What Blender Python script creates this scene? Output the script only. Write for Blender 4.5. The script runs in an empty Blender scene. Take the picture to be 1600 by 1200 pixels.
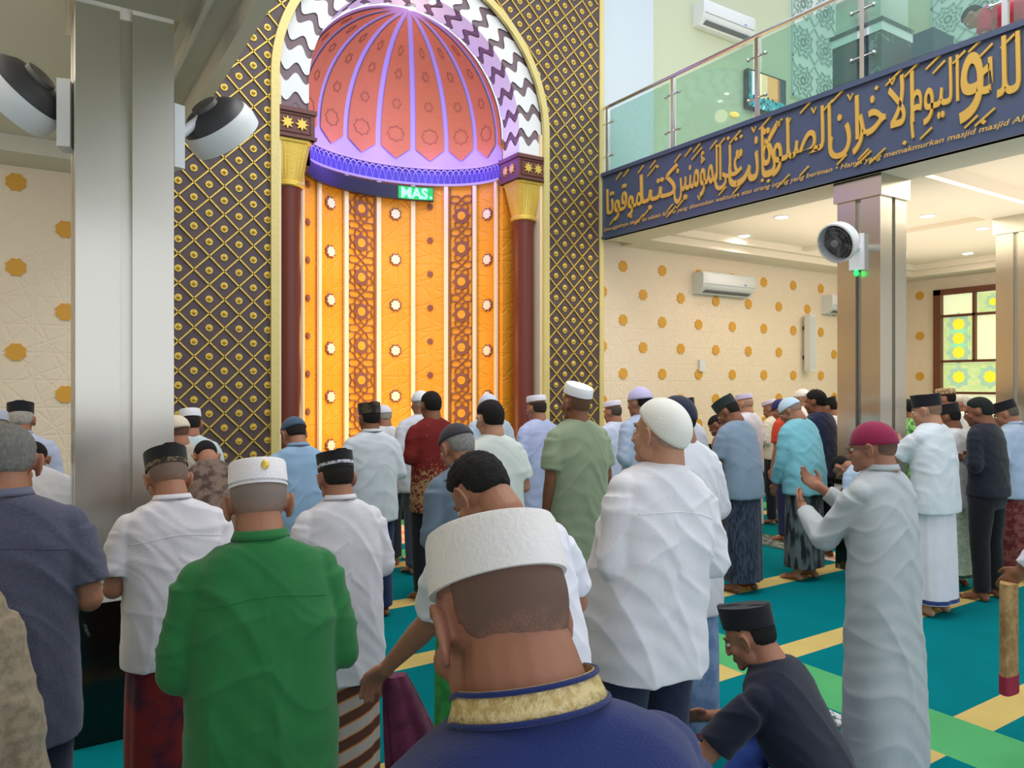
import bpy, math, random
import numpy as np
from mathutils import Vector, Matrix, noise
sc = bpy.context.scene
COL = sc.collection
PI = math.pi
# ------------------------------------------------------------------ camera, world, exposure, large lights
CAM_H = 1.78
YAW = math.radians(33)
cam_d = bpy.data.cameras.new('camera'); cam = bpy.data.objects.new('camera', cam_d); COL.objects.link(cam)
cam.location = (0, 0, CAM_H); cam.rotation_euler = (PI/2, 0, -YAW)
cam_d.sensor_width = 36; cam_d.lens = 36*1170/1600; cam_d.clip_start = 0.05
sc.camera = cam
w = bpy.data.worlds.new('world'); sc.world = w; w.use_nodes = True
w.node_tree.nodes['Background'].inputs[0].default_value = (0.90, 0.93, 1.0, 1)
w.node_tree.nodes['Background'].inputs[1].default_value = 0.92
sc.view_settings.view_transform = 'Standard'; sc.view_settings.look = 'None'
sc.view_settings.exposure = 0.50; sc.view_settings.gamma = 1; sc.view_settings.use_curve_mapping = False
def area(name, loc, rot, sx, sy, power, col):
    l = bpy.data.lights.new(name, 'AREA'); l.shape = 'RECTANGLE'; l.size = sx; l.size_y = sy; l.energy = power; l.color = col
    o = bpy.data.objects.new(name, l); COL.objects.link(o); o.location = loc; o.rotation_euler = rot; return o
area('nave_fill_light', (3.8, 3.0, 8.2), (0, 0, 0), 4.0, 5.0, 190, (1, .96, .90))      # unseen soft fill added above the open nave
area('gallery_light_right', (9.6, 4.6, 3.80), (0, 0, 0), 5.0, 3.5, 105, (1, .86, .66))        # recessed lamps under the right gallery
area('gallery_light_left', (-1.3, 5.2, 3.80), (0, 0, 0), 2.2, 3.0, 26, (1, .90, .78))
area('gallery_light_upper', (9.6, 4.2, 7.9), (0, 0, 0), 4.0, 3.0, 36, (.95, 1, .90))
area('gallery_ceiling_fill_right', (10.2, 4.2, 3.15), (PI, 0, 0), 5.5, 5.5, 70, (1, .88, .74))       # upward fill added in mid-air to brighten the gallery ceiling
area('gallery_ceiling_fill_left', (-2.3, 4.0, 2.9), (PI, 0, 0), 1.8, 5.0, 30, (1, .92, .84))  # added uplight without a fitting, lifts the left gallery ceiling
sl = bpy.data.lights.new('nave_spot', 'SPOT'); sl.energy = 150; sl.spot_size = .16; sl.spot_blend = .6; sl.color = (.9, 1, 1); sl.shadow_soft_size = .05
so_ = bpy.data.objects.new('nave_spot', sl); COL.objects.link(so_); so_.location = (3.4, 4.6, 8.0)
so_.rotation_euler = (Vector((3.62, 3.32, 0)) - so_.location).to_track_quat('-Z', 'Y').to_euler()
# ------------------------------------------------------------------ helpers
def lin(h):
    h = h.lstrip('#'); r = [int(h[i:i+2], 16)/255 for i in (0, 2, 4)]
    return tuple((c/12.92 if c <= .04045 else ((c+.055)/1.055)**2.4) for c in r) + (1,)
def P(px, zf):                       # floor position of something seen at picture column px, zf metres ahead
    u = (px-800)/1170
    return (zf*(math.sin(YAW)+u*math.cos(YAW)), zf*(math.cos(YAW)-u*math.sin(YAW)))
_M = {}
def mat(name, col, rough=.6, metal=0, bump=0, bscale=40, spec=.5, emit=None, estr=0, var=0, vscale=6, stretch=(1,1,1), sheen=0, col2=None):
    if name in _M: return _M[name]
    m = bpy.data.materials.new(name); m.use_nodes = True; nt = m.node_tree; b = nt.nodes['Principled BSDF']
    c = lin(col) if isinstance(col, str) else col
    b.inputs['Base Color'].default_value = c
    b.inputs['Roughness'].default_value = rough; b.inputs['Metallic'].default_value = metal
    b.inputs['Specular IOR Level'].default_value = spec
    if sheen: b.inputs['Sheen Weight'].default_value = sheen
    if emit: b.inputs['Emission Color'].default_value = lin(emit); b.inputs['Emission Strength'].default_value = estr
    if bump or var or col2:
        tc = nt.nodes.new('ShaderNodeTexCoord'); mp = nt.nodes.new('ShaderNodeMapping'); mp.inputs['Scale'].default_value = stretch
        nt.links.new(tc.outputs['Object'], mp.inputs[0])
    if bump:
        n = nt.nodes.new('ShaderNodeTexNoise'); n.inputs['Scale'].default_value = bscale; n.inputs['Detail'].default_value = 4
        bp = nt.nodes.new('ShaderNodeBump'); bp.inputs['Strength'].default_value = bump; bp.inputs['Distance'].default_value = .01
        nt.links.new(mp.outputs[0], n.inputs['Vector']); nt.links.new(n.outputs[0], bp.inputs['Height']); nt.links.new(bp.outputs[0], b.inputs['Normal'])
    if var or col2:
        n2 = nt.nodes.new('ShaderNodeTexNoise'); n2.inputs['Scale'].default_value = vscale; n2.inputs['Detail'].default_value = 5
        nt.links.new(mp.outputs[0], n2.inputs['Vector'])
        r = nt.nodes.new('ShaderNodeValToRGB'); 
        c2 = lin(col2) if col2 else tuple(x*(1-var) for x in c[:3])+(1,)
        r.color_ramp.elements[0].color = c2; r.color_ramp.elements[1].color = c
        r.color_ramp.elements[0].position = .42 if col2 else .3; r.color_ramp.elements[1].position = .56 if col2 else .7
        nt.links.new(n2.outputs[0], r.inputs[0]); nt.links.new(r.outputs[0], b.inputs['Base Color'])
    _M[name] = m; return m
class G:
    def __init__(s): s.v = []; s.f = []; s.m = []
    def add(s, v, f, m=0):
        o = len(s.v); s.v.extend([tuple(map(float, p)) for p in v]); s.f.extend([tuple(i+o for i in q) for q in f]); s.m.extend([m]*len(f)); return s
    def box(s, x0, x1, y0, y1, z0, z1, m=0, fn=None):
        v = [(x, y, z) for z in (z0, z1) for y in (y0, y1) for x in (x0, x1)]
        if fn: v = [fn(*p) for p in v]
        return s.add(v, [(0,2,3,1),(4,5,7,6),(0,1,5,4),(2,6,7,3),(0,4,6,2),(1,3,7,5)], m)
    def obox(s, c, sx, sy, sz, R, m=0):
        c = Vector(c); v = [c + R @ Vector((x*sx/2, y*sy/2, z*sz/2)) for z in (-1,1) for y in (-1,1) for x in (-1,1)]
        return s.add(v, [(0,2,3,1),(4,5,7,6),(0,1,5,4),(2,6,7,3),(0,4,6,2),(1,3,7,5)], m)
    def grid(s, rows, m=0, closed_u=True, caps=True):
        n = len(rows[0]); o = len(s.v)
        for r in rows: s.v.extend([tuple(map(float, p)) for p in r])
        k = n if closed_u else n-1
        for i in range(len(rows)-1):
            for j in range(k):
                a = o+i*n+j; b = o+i*n+(j+1) % n
                s.f.append((a, b, b+n, a+n)); s.m.append(m)
        if caps and closed_u:
            s.f.append(tuple(o+j for j in range(n))[::-1]); s.m.append(m)
            s.f.append(tuple(o+(len(rows)-1)*n+j for j in range(n))); s.m.append(m)
        return s
    def ell(s, c, r, R=None, nu=16, nv=10, m=0):
        c = Vector(c); R = R or Matrix.Identity(3); o = len(s.v); vs = [c + R @ Vector((0, 0, -r[2]))]
        for i in range(1, nv):
            t = -PI/2 + PI*i/nv
            for j in range(nu):
                a = 2*PI*j/nu; vs.append(c + R @ Vector((r[0]*math.cos(t)*math.cos(a), r[1]*math.cos(t)*math.sin(a), r[2]*math.sin(t))))
        vs.append(c + R @ Vector((0, 0, r[2]))); top = len(vs)-1; f = []
        for j in range(nu):
            k = (j+1) % nu; f.append((0, 1+k, 1+j)); f.append((top, top-nu+j, top-nu+k))
            for i in range(nv-2): a = 1+i*nu; f.append((a+j, a+k, a+nu+k, a+nu+j))
        return s.add(vs, f, m)
    def tube(s, pts, rad, n=12, m=0, sc2=None):
        pts = [Vector(p) for p in pts]; rad = [rad]*len(pts) if not hasattr(rad, '__len__') else rad
        rows = []; up = None
        for i, p in enumerate(pts):
            t = (pts[min(i+1, len(pts)-1)] - pts[max(i-1, 0)]).normalized()
            if up is None: up = Vector((0,0,1)) if abs(t.z) < .9 else Vector((1,0,0))
            a = t.cross(up).normalized(); b = a.cross(t).normalized(); up = b
            e = sc2 or 1
            rows.append([p + rad[i]*(a*math.cos(2*PI*j/n) + b*e*math.sin(2*PI*j/n)) for j in range(n)])
        return s.grid(rows, m)
    def cap(s, p0, p1, r0, r1, n=12):
        s.tube([p0, p1], [r0, r1], n); s.ell(p0, (r0,)*3, nu=n, nv=8); s.ell(p1, (r1,)*3, nu=n, nv=8); return s
    def lathe(s, prof, c=(0,0,0), n=24, m=0, R=None):
        c = Vector(c); R = R or Matrix.Identity(3)
        rows = [[c + R @ Vector((r*math.cos(2*PI*j/n), r*math.sin(2*PI*j/n), z)) for j in range(n)] for r, z in prof]
        return s.grid(rows, m)
    def prism(s, poly, fn, t0, t1, m=0):       # poly in (u,v), fn(u,v,t) gives the point in space
        n = len(poly); v = [fn(u, q, t0) for u, q in poly] + [fn(u, q, t1) for u, q in poly]
        f = [tuple(range(n))[::-1], tuple(range(n, 2*n))] + [(i, (i+1) % n, n+(i+1) % n, n+i) for i in range(n)]
        return s.add(v, f, m)
def mesh_of(name, g):
    me = bpy.data.meshes.new(name); me.from_pydata(g.v, [], g.f)
    if any(g.m): me.polygons.foreach_set('material_index', g.m)
    return me
def smooth(me, ang=None):
    me.polygons.foreach_set('use_smooth', [True]*len(me.polygons))
def obj(name, g, mats, parent=None, sm=False, loc=None, recalc=False):
    me = g if isinstance(g, bpy.types.Mesh) else mesh_of(name, g)
    for m in (mats if isinstance(mats, (list, tuple)) else [mats]): me.materials.append(m)
    if sm == 'auto':
        smooth(me); me.set_sharp_from_angle(angle=math.radians(38))
    elif sm: smooth(me)
    me.validate(); o = bpy.data.objects.new(name, me); COL.objects.link(o)
    if parent: o.parent = parent
    if loc: o.location = loc
    return o
def thing(name, label, cat, loc=(0,0,0), rz=0, group=None):
    o = bpy.data.objects.new(name, None); COL.objects.link(o); o.location = loc; o.rotation_euler = (0, 0, rz); o.empty_display_size = .1
    return tag(o, label, cat, group)
def tag(o, label, cat, group=None):
    o['label'] = label; o['category'] = cat
    if group: o['group'] = group
    return o
def struct(name, g, mats, sm=False):
    o = obj(name, g, mats, None, sm); o['kind'] = 'structure'; return o
def star(n, r0, r1, c=(0,0), rot=0):
    return [(c[0]+(r0 if i % 2 == 0 else r1)*math.cos(PI*i/n+rot), c[1]+(r0 if i % 2 == 0 else r1)*math.sin(PI*i/n+rot)) for i in range(2*n)]
def stroke(poly, wid, closed=True):            # outline -> list of quads (u,v)
    out = []; n = len(poly)
    for i in range(n if closed else n-1):
        a = Vector(poly[i]); b = Vector(poly[(i+1) % n]); d = (b-a)
        if d.length < 1e-6: continue
        d.normalize(); q = Vector((-d.y, d.x))*wid/2; e = d*wid*.3
        out.append([tuple(a-e-q), tuple(b+e-q), tuple(b+e+q), tuple(a-e+q)])
    return out
# ------------------------------------------------------------------ materials
def steel_mat():
    m = mat('brushed_steel', '#cbc8be', .26, 1); nt = m.node_tree; b = nt.nodes['Principled BSDF']
    b.inputs['Anisotropic'].default_value = .85
    t = nt.nodes.new('ShaderNodeTangent'); t.direction_type = 'RADIAL'; t.axis = 'Z'; nt.links.new(t.outputs[0], b.inputs['Tangent'])
    tc = nt.nodes.new('ShaderNodeTexCoord'); mp = nt.nodes.new('ShaderNodeMapping'); mp.inputs['Scale'].default_value = (600, 600, 3)
    n = nt.nodes.new('ShaderNodeTexNoise'); bp = nt.nodes.new('ShaderNodeBump'); bp.inputs['Strength'].default_value = .05; bp.inputs['Distance'].default_value = .002
    nt.links.new(tc.outputs['Object'], mp.inputs[0]); nt.links.new(mp.outputs[0], n.inputs[0]); nt.links.new(n.outputs[0], bp.inputs['Height']); nt.links.new(bp.outputs[0], b.inputs['Normal'])
    return m
STEEL = steel_mat()
CHROME = mat('chrome_steel', '#c9ccd0', .2, 1)
GOLD = mat('gold_leaf', '#e0c058', .4, .45, bump=.5, bscale=60)
GOLD_TRIM = mat('gold_trim', '#d9ca86', .5, .25, bump=.35, bscale=25)
BROWN = mat('dark_brown_panel', '#55464a', .5, var=.2, vscale=9)
CREAM = mat('cream_paint', '#efe2c6', .7)
CEIL = mat('ceiling_paint', '#efe4d2', .8)
WHITE = mat('white_paint', '#e9edf0', .6)
MAUVE = mat('mauve_stone', '#7d6b74', .6)
MAROON = mat('maroon_column', '#6e3026', .35)
ABACUS = mat('maroon_abacus', '#6a3f3b', .5)
ORANGE = None
def relief_mat(name, col, per, strength, rough=.62):
    # moulded eight-fold interlace: lines in four directions, crossing, over faint plaster grain
    m = mat(name, col, rough); nt = m.node_tree; b = nt.nodes['Principled BSDF']; L = nt.links
    tc = nt.nodes.new('ShaderNodeTexCoord'); sp = nt.nodes.new('ShaderNodeSeparateXYZ'); L.new(tc.outputs['Object'], sp.inputs[0])
    def mt(op, a, b_=None, c=None):
        n = nt.nodes.new('ShaderNodeMath'); n.operation = op
        for i, x in enumerate((a, b_, c)):
            if x is None: continue
            if isinstance(x, (int, float)): n.inputs[i].default_value = x
            else: L.new(x, n.inputs[i])
        return n.outputs[0]
    u = mt('ADD', sp.outputs['X'], sp.outputs['Y']); v = sp.outputs['Z']; acc = None
    for cx, cz, ph in ((1, 0, .25), (0, 1, .25), (.7071, .7071, .3), (.7071, -.7071, .3), (.9239, .3827, 0), (.3827, -.9239, 0)):
        q = mt('ADD', mt('MULTIPLY', u, cx/per), mt('MULTIPLY_ADD', v, cz/per, ph))
        d = mt('ABSOLUTE', mt('SUBTRACT', mt('FRACT', q), .5)); acc = d if acc is None else mt('MINIMUM', acc, d)
    r = nt.nodes.new('ShaderNodeMapRange'); r.interpolation_type = 'SMOOTHSTEP'; r.inputs[1].default_value = .02; r.inputs[2].default_value = .06; L.new(acc, r.inputs[0])
    n = nt.nodes.new('ShaderNodeTexNoise'); n.inputs['Scale'].default_value = 9; n.inputs['Detail'].default_value = 3; L.new(tc.outputs['Object'], n.inputs['Vector'])
    h = mt('MULTIPLY_ADD', n.outputs[0], 1.2, r.outputs[0])
    bp = nt.nodes.new('ShaderNodeBump'); bp.inputs['Strength'].default_value = strength; bp.inputs['Distance'].default_value = .012
    L.new(h, bp.inputs['Height']); L.new(bp.outputs[0], b.inputs['Normal']); return m
WALLM = relief_mat('cream_relief_panel', '#f0e0ca', .25, .28)
DOTM = mat('ochre_inlay', '#dfa53a', .6)
NICHE = relief_mat('orange_niche_panel', '#eda22e', .30, .5, .4)
DOME = relief_mat('orange_dome_panel', '#cb7a42', .4, .25)
def marble(name, base, vein, scale=3, rough=.12, wid=.04):
    m = mat(name, base, rough); nt = m.node_tree; b = nt.nodes['Principled BSDF']; L = nt.links
    tc = nt.nodes.new('ShaderNodeTexCoord'); n = nt.nodes.new('ShaderNodeTexNoise'); n.inputs['Scale'].default_value = scale; n.inputs['Detail'].default_value = 8; n.inputs['Distortion'].default_value = 1.5
    s = nt.nodes.new('ShaderNodeMath'); s.operation = 'SUBTRACT'; s.inputs[1].default_value = .5
    a = nt.nodes.new('ShaderNodeMath'); a.operation = 'ABSOLUTE'
    n3 = nt.nodes.new('ShaderNodeTexNoise'); n3.inputs['Scale'].default_value = scale*1.3
    mu = nt.nodes.new('ShaderNodeMath'); mu.operation = 'ADD'
    r3 = nt.nodes.new('ShaderNodeMapRange'); r3.inputs[1].default_value = .5; r3.inputs[2].default_value = .62; r3.inputs[3].default_value = .2; r3.inputs[4].default_value = 0
    r = nt.nodes.new('ShaderNodeValToRGB'); r.color_ramp.elements[0].color = lin(vein); r.color_ramp.elements[1].color = lin(base); r.color_ramp.elements[1].position = wid
    L.new(tc.outputs['Object'], n.inputs['Vector']); L.new(n.outputs[0], s.inputs[0]); L.new(s.outputs[0], a.inputs[0])
    L.new(tc.outputs['Object'], n3.inputs['Vector']); L.new(n3.outputs[0], r3.inputs[0]); L.new(a.outputs[0], mu.inputs[0]); L.new(r3.outputs[0], mu.inputs[1])
    L.new(mu.outputs[0], r.inputs[0]); L.new(r.outputs[0], b.inputs['Base Color']); return m
BLACKM = marble('black_marble', '#0d1110', '#5d7268', 2.6)
WHITEM = marble('white_marble', '#dcdad4', '#6f6c68', 7, .2, .09)
GREYM = marble('grey_marble', '#4c5a66', '#8a98a2', 2.5, .2)
def glass_mat(name, tint, op=.12):
    m = bpy.data.materials.new(name); m.use_nodes = True; nt = m.node_tree; nt.nodes.clear(); L = nt.links
    o = nt.nodes.new('ShaderNodeOutputMaterial'); t = nt.nodes.new('ShaderNodeBsdfTransparent'); t.inputs[0].default_value = lin(tint)
    g = nt.nodes.new('ShaderNodeBsdfGlossy'); g.inputs['Roughness'].default_value = .03
    d = nt.nodes.new('ShaderNodeBsdfDiffuse'); d.inputs[0].default_value = lin('#b4d4d0')
    m1 = nt.nodes.new('ShaderNodeMixShader'); m2 = nt.nodes.new('ShaderNodeMixShader'); m1.inputs[0].default_value = op
    L.new(t.outputs[0], m1.inputs[1]); L.new(d.outputs[0], m1.inputs[2]); m2.inputs[0].default_value = .03; L.new(m1.outputs[0], m2.inputs[1]); L.new(g.outputs[0], m2.inputs[2]); L.new(m2.outputs[0], o.inputs[0])
    return m
GLASS = glass_mat('balustrade_glass', '#dff1ec', .07)
# carpet
def carpet():
    m = mat('teal_carpet', '#0a7f80', 1, spec=.05); nt = m.node_tree; b = nt.nodes['Principled BSDF']; L = nt.links
    geo = nt.nodes.new('ShaderNodeNewGeometry'); sp = nt.nodes.new('ShaderNodeSeparateXYZ'); L.new(geo.outputs['Position'], sp.inputs[0])
    def mt(op, a, b_=None, c=None):
        n = nt.nodes.new('ShaderNodeMath'); n.operation = op
        for i, x in enumerate((a, b_, c)):
            if x is None: continue
            if isinstance(x, (int, float)): n.inputs[i].default_value = x
            else: L.new(x, n.inputs[i])
        return n.outputs[0]
    fy = mt('FRACT', mt('DIVIDE', mt('SUBTRACT', sp.outputs['Y'], .67-1.205*6), 1.205))
    yel = mt('LESS_THAN', fy, .2/1.205)
    gx = mt('LESS_THAN', mt('ABSOLUTE', mt('SUBTRACT', sp.outputs['X'], 3.93)), .23)
    gy = mt('LESS_THAN', mt('ABSOLUTE', mt('SUBTRACT', sp.outputs['Y'], 7.22)), .18)
    gr = mt('MAXIMUM', gx, gy)
    n1 = nt.nodes.new('ShaderNodeTexNoise'); n1.inputs['Scale'].default_value = 260; n1.inputs['Detail'].default_value = 2
    n2 = nt.nodes.new('ShaderNodeTexNoise'); n2.inputs['Scale'].default_value = 2.2
    L.new(geo.outputs['Position'], n1.inputs['Vector']); L.new(geo.outputs['Position'], n2.inputs['Vector'])
    va = mt('MULTIPLY_ADD', n2.outputs[0], .35, mt('MULTIPLY_ADD', n1.outputs[0], .7, .5))
    def mix(f, a, b_):
        n = nt.nodes.new('ShaderNodeMix'); n.data_type = 'RGBA'; L.new(f, n.inputs[0])
        for i, x in ((6, a), (7, b_)):
            if isinstance(x, str): n.inputs[i].default_value = lin(x)
            else: L.new(x, n.inputs[i])
        return n.outputs[2]
    c = mix(gr, mix(yel, '#007179', '#c6b06c'), '#54a96c')
    mu = nt.nodes.new('ShaderNodeVectorMath'); mu.operation = 'SCALE'; L.new(c, mu.inputs[0]); L.new(va, mu.inputs[3]); L.new(mu.outputs[0], b.inputs['Base Color'])
    bp = nt.nodes.new('ShaderNodeBump'); bp.inputs['Strength'].default_value = .5; bp.inputs['Distance'].default_value = .004; L.new(n1.outputs[0], bp.inputs['Height']); L.new(bp.outputs[0], b.inputs['Normal'])
    return m
CARPET = carpet()
# ------------------------------------------------------------------ the room shell
CX = 3.85; ZC = 3.72
g = G().box(-4, 14.3, -2.5, 9.4, -.1, 0); struct('floor', g, CARPET)
SP = .756
def dots(g, flat, u0, u1, v0, v1, uo, vo, m=1, r=.085):
    i = int((u0-uo)/(SP/2))-2
    while uo+i*SP/2 < u1:
        u = uo+i*SP/2; off = (SP/2 if i % 2 else 0)
        for k in range(-8, 12):
            v = vo+off+k*SP
            if u0+.07 < u < u1-.07 and v0+.07 < v < v1-.1:
                g.prism(star(8, r, r*.86, (u, v), PI/8), flat, 0, .012, m)
        i += 1
# front wall (faces -Y at Y=8), left piece and right piece
g = G().box(-4, 1.06, 8, 8.25, 0, 9)
g.box(-4, 1.06, 7.96, 8.0, .84, .90, 2); g.box(-4, 1.06, 7.97, 8.0, .72, .84, 3); g.box(-4, 1.06, 7.965, 8.0, 0, .72, 2)
dots(g, lambda u, v, t: (u, 8-t, v), -4, 1.1, .9, ZC, .305, .93)
struct('wall_front_left', g, [WALLM, DOTM, BLACKM, WHITEM])
g = G().box(6.52, 14.3, 8, 8.25, 0, ZC+.3)
g.box(6.52, 14.08, 7.965, 8.0, 0, .86, 2)
dots(g, lambda u, v, t: (u, 8-t, v), 6.5, 14.05, .9, ZC, 7.06, 1.17)
struct('wall_front_right', g, [WALLM, DOTM, BLACKM])
UPG = mat('pale_green_paint', '#c9d2b8', .7)
g = G().box(6.52, 14.3, 8, 8.25, ZC+.3, 9.5, 0); g.box(6.52, 7.55, 7.9, 8, 4.3, 9.5, 1)
struct('wall_front_upper', g, [UPG, mat('pale_blue_paint', '#ccdae6', .6)])
# right wall (faces -X at X=14.08), with a window opening Y 4.9..7.33, z .9..3.56
WY0, WY1, WZ0, WZ1 = 4.75, 7.33, .95, 3.50
g = G().box(14.08, 14.3, -2.5, WY0, 0, ZC+.3).box(14.08, 14.3, WY1, 8, 0, ZC+.3).box(14.08, 14.3, WY0, WY1, 0, WZ0).box(14.08, 14.3, WY0, WY1, WZ1, ZC+.3)
g.box(14.05, 14.08, -2.5, 8, 0, .86, 2)
for a, b_ in ((-2.5, WY0-.1), (WY1+.1, 8)): dots(g, lambda u, v, t: (14.08-t, u, v), a, b_, .9, ZC, 7.62, 1.17)
struct('wall_right', g, [WALLM, DOTM, BLACKM])
g = G().box(14.08, 14.3, -2.5, 8, ZC+.3, 9.5); struct('wall_right_upper', g, UPG)
g = G().box(-4.2, -4, -2.5, 8, 0, 9); struct('wall_left', g, WALLM)
# ceiling under the galleries: slab, lip next to the nave, cove along the walls, cross beams
g = G().box(6.6, 14.2, -2.5, 8, 3.92, 4.25); g.box(6.556, 7.05, -2.5, 7.765, ZC, 3.92)
g.box(7.05, 14.08, 7.45, 8, ZC, 3.92); g.box(13.5, 14.08, -2.5, 7.45, ZC, 3.92); g.box(7.05, 7.13, -2.5, 7.45, ZC+.08, 3.92)
g.box(7.13, 13.5, 3.85, 4.45, ZC+.04, 3.92); g.box(7.05, 13.5, 7.35, 7.45, ZC+.1, 3.92); g.box(13.4, 13.5, -2.5, 7.35, ZC+.1, 3.92)
g.box(10.2, 10.3, -2.5, 7.35, ZC+.14, 3.92)
struct('ceiling_right', g, CEIL)
g = G().box(-4, 1.06, -2.5, 8, 3.86, 4.3); g.box(.98, 1.06, -2.5, 7.78, ZC, 3.86); g.box(.80, .83, -2.5, 8, ZC+.08, 3.86)
g.box(-4, .83, 7.5, 8, ZC, 3.86); g.box(.70, 1.06, -2.5, 7.78, 3.95, 4.4)
struct('ceiling_left', g, mat('left_ceiling_paint', '#d8d3c6', .8))
# window 1
WOOD = mat('brown_window_wood', '#7a4630', .5, var=.25, vscale=14, stretch=(1,1,6))
def window_glass():
    m = mat('stained_glass', '#dfe9c9', .3); return m
WGL = mat('pale_window_pane', '#dfe6c0', .35, emit='#e6ecc0', estr=.55)
WGG = mat('patterned_green_pane', '#b9cf94', .35, emit='#b8d08c', estr=.55, col2='#d8dfae', vscale=9)
WGY = mat('yellow_glass_inlay', '#e8cf36', .35, emit='#e8cc2e', estr=.7)
WGB = mat('bluegreen_glass_inlay', '#a8c6a0', .35, emit='#9cc4a6', estr=.5)
g = G(); x0, x1 = 14.02, 14.14
for a, b_, c, d in ((WY0, WY0+.11, WZ0, WZ1), (WY1-.13, WY1, WZ0, WZ1), (WY0, WY1, WZ0, WZ0+.1), (WY0, WY1, WZ1-.1, WZ1)): g.box(x0-.03, x1, a, b_, c, d)
def zpx(y, px=1510): u = (px-800)/1170; zf = 14.08/(math.sin(YAW)+u*math.cos(YAW)); return CAM_H + (598-y)*zf/1170
zz = [WZ0+.1, zpx(612), zpx(564)+.0, zpx(492), WZ1-.1]
ys = [WY0+.11, 6.64, WY1-.13]
Za, Zb, Zc = zpx(612), zpx(562), zpx(490)
for z in (Za, Zb, Zc): g.box(x0, x1-.02, WY0, WY1, z-.022, z+.022)
g.box(x0, x1-.02, 6.62, 6.665, Zb, WZ1); g.box(x0, x1-.02, 5.55, 5.6, WZ0, WZ1)
wf = struct('window_1', g, WOOD)
p = G(); xx = 14.10
p.box(xx, xx+.012, WY0, WY1, WZ0, WZ1, 0)
def fnw(u, v, t): return (xx-t, u, v)
for (a, b_, c, d, n) in ((6.67, WY1-.14, Zb+.03, Zc-.03, 3), (5.62, WY1-.14, Za+.03, Zb-.03, 3), (5.62, 6.60, Zc+.03, WZ1-.12, 2), (WY0+.1, 5.52, Zb, WZ1-.1, 3)):
    p.prism([(a, c), (b_, c), (b_, d), (a, d)], fnw, .002, .006, 1)
    vert = (d-c) > (b_-a); L_ = (d-c) if vert else (b_-a)
    for k in range(n):
        t = (k+.5)/n; cu = (a+b_)/2 if vert else a+t*(b_-a); cv = c+t*(d-c) if vert else (c+d)/2
        s_ = min(b_-a, d-c)*.5
        p.prism(star(8, s_*.85, s_*.66, (cu, cv)), fnw, .006, .009, 3); p.prism(star(8, s_*.42, s_*.36, (cu, cv)), fnw, .009, .013, 2)
obj('pane', p, [WGL, WGG, WGY, WGB], wf)
# ------------------------------------------------------------------ the mihrab
MI = thing('mihrab', 'tall arched golden prayer niche with ribbed dome set in a dark diamond wall', 'prayer niche')
YP = 7.79; ZA = 4.95; RO = 1.675; RI = 1.335; XL, XR = 1.10, 6.46; ZTOP = 9.0
def arch_pts(r, n=48, z0=0):
    return [(CX+r, z0)] + [(CX+r*math.cos(PI*i/n), ZA+r*math.sin(PI*i/n)) for i in range(n+1)] + [(CX-r, z0)]
# dark panel
g = G(); ap = arch_pts(RO)[1:-1]
def yb(q): return (q[0], YP, q[1])
g.box(XL, CX-RO, YP, 8.2, 0, ZA); g.box(CX+RO, XR, YP, 8.2, 0, ZA)
g.box(XL, CX-RO, YP, 8.2, ZA, ZTOP); g.box(CX+RO, XR, YP, 8.2, ZA, ZTOP)
for i in range(len(ap)-1):
    a, b_ = ap[i], ap[i+1]
    g.add([(a[0], YP, a[1]), (b_[0], YP, b_[1]), (b_[0], YP, ZTOP), (a[0], YP, ZTOP), (a[0], 8.2, a[1]), (b_[0], 8.2, b_[1]), (b_[0], 8.2, ZTOP), (a[0], 8.2, ZTOP)],
          [(0,1,2,3), (0,4,5,1), (4,7,6,5)], 0)
D = .2815; h = D/2
def inside(x, z, mg=.05):
    if not (XL+.03 < x < XR-.03 and z > 0 and z < 8.2): return False
    if z < ZA: return abs(x-CX) > RO+mg
    return math.hypot(x-CX, z-ZA) > RO+mg
lat = G()
x_o = 1.37; z_o = .08
def strip(g, a, b_, wid, t0, t1, m=0):
    d = Vector((b_[0]-a[0], b_[1]-a[1])); L_ = d.length
    if L_ < 1e-4: return
    d.normalize(); q = Vector((-d.y, d.x))*wid/2
    g.prism([(a[0]-q.x, a[1]-q.y), (b_[0]-q.x, b_[1]-q.y), (b_[0]+q.x, b_[1]+q.y), (a[0]+q.x, a[1]+q.y)], lambda u, v, t: (u, YP-t, v), t0, t1, m)
for sgn in (1, -1):
    for k in range(-40, 80):
        c = k*D                # line z = z_o + sgn*(x-x_o) + c
        run = None; st = .035; x = XL
        while x <= XR:
            z = z_o + sgn*(x-x_o) + c; ok = inside(x, z, .03)
            if ok and run is None: run = (x, z)
            if (not ok) and run is not None:
                strip(lat, run, (x-st, z-sgn*st), .0135, 0, .016); run = None
            x += st
        if run is not None: strip(lat, run, (x-st, z_o+sgn*(x-st-x_o)+c), .0135, 0, .016)
studs = G()
for i in range(-4, 42):
    for j in range(-2, 60):
        x = x_o+i*h; z = z_o+j*h
        if (i+j) % 2 == 1 and inside(x, z, .09):
            studs.prism(star(4, .036, .036, (x, z)), lambda u, v, t: (u, YP-t, v), 0, .008)
            v = [(x-.026, YP-.008, z), (x, YP-.008, z-.026), (x+.026, YP-.008, z), (x, YP-.008, z+.026), (x, YP-.034, z)]
            studs.add(v, [(0,1,4), (1,2,4), (2,3,4), (3,0,4)])
op = obj('diamond_panel', g, BROWN, MI); obj('gold_lattice', lat, GOLD, op); 
s_ = obj('gold_studs', studs, GOLD, op); s_['kind'] = 'stuff'
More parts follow.
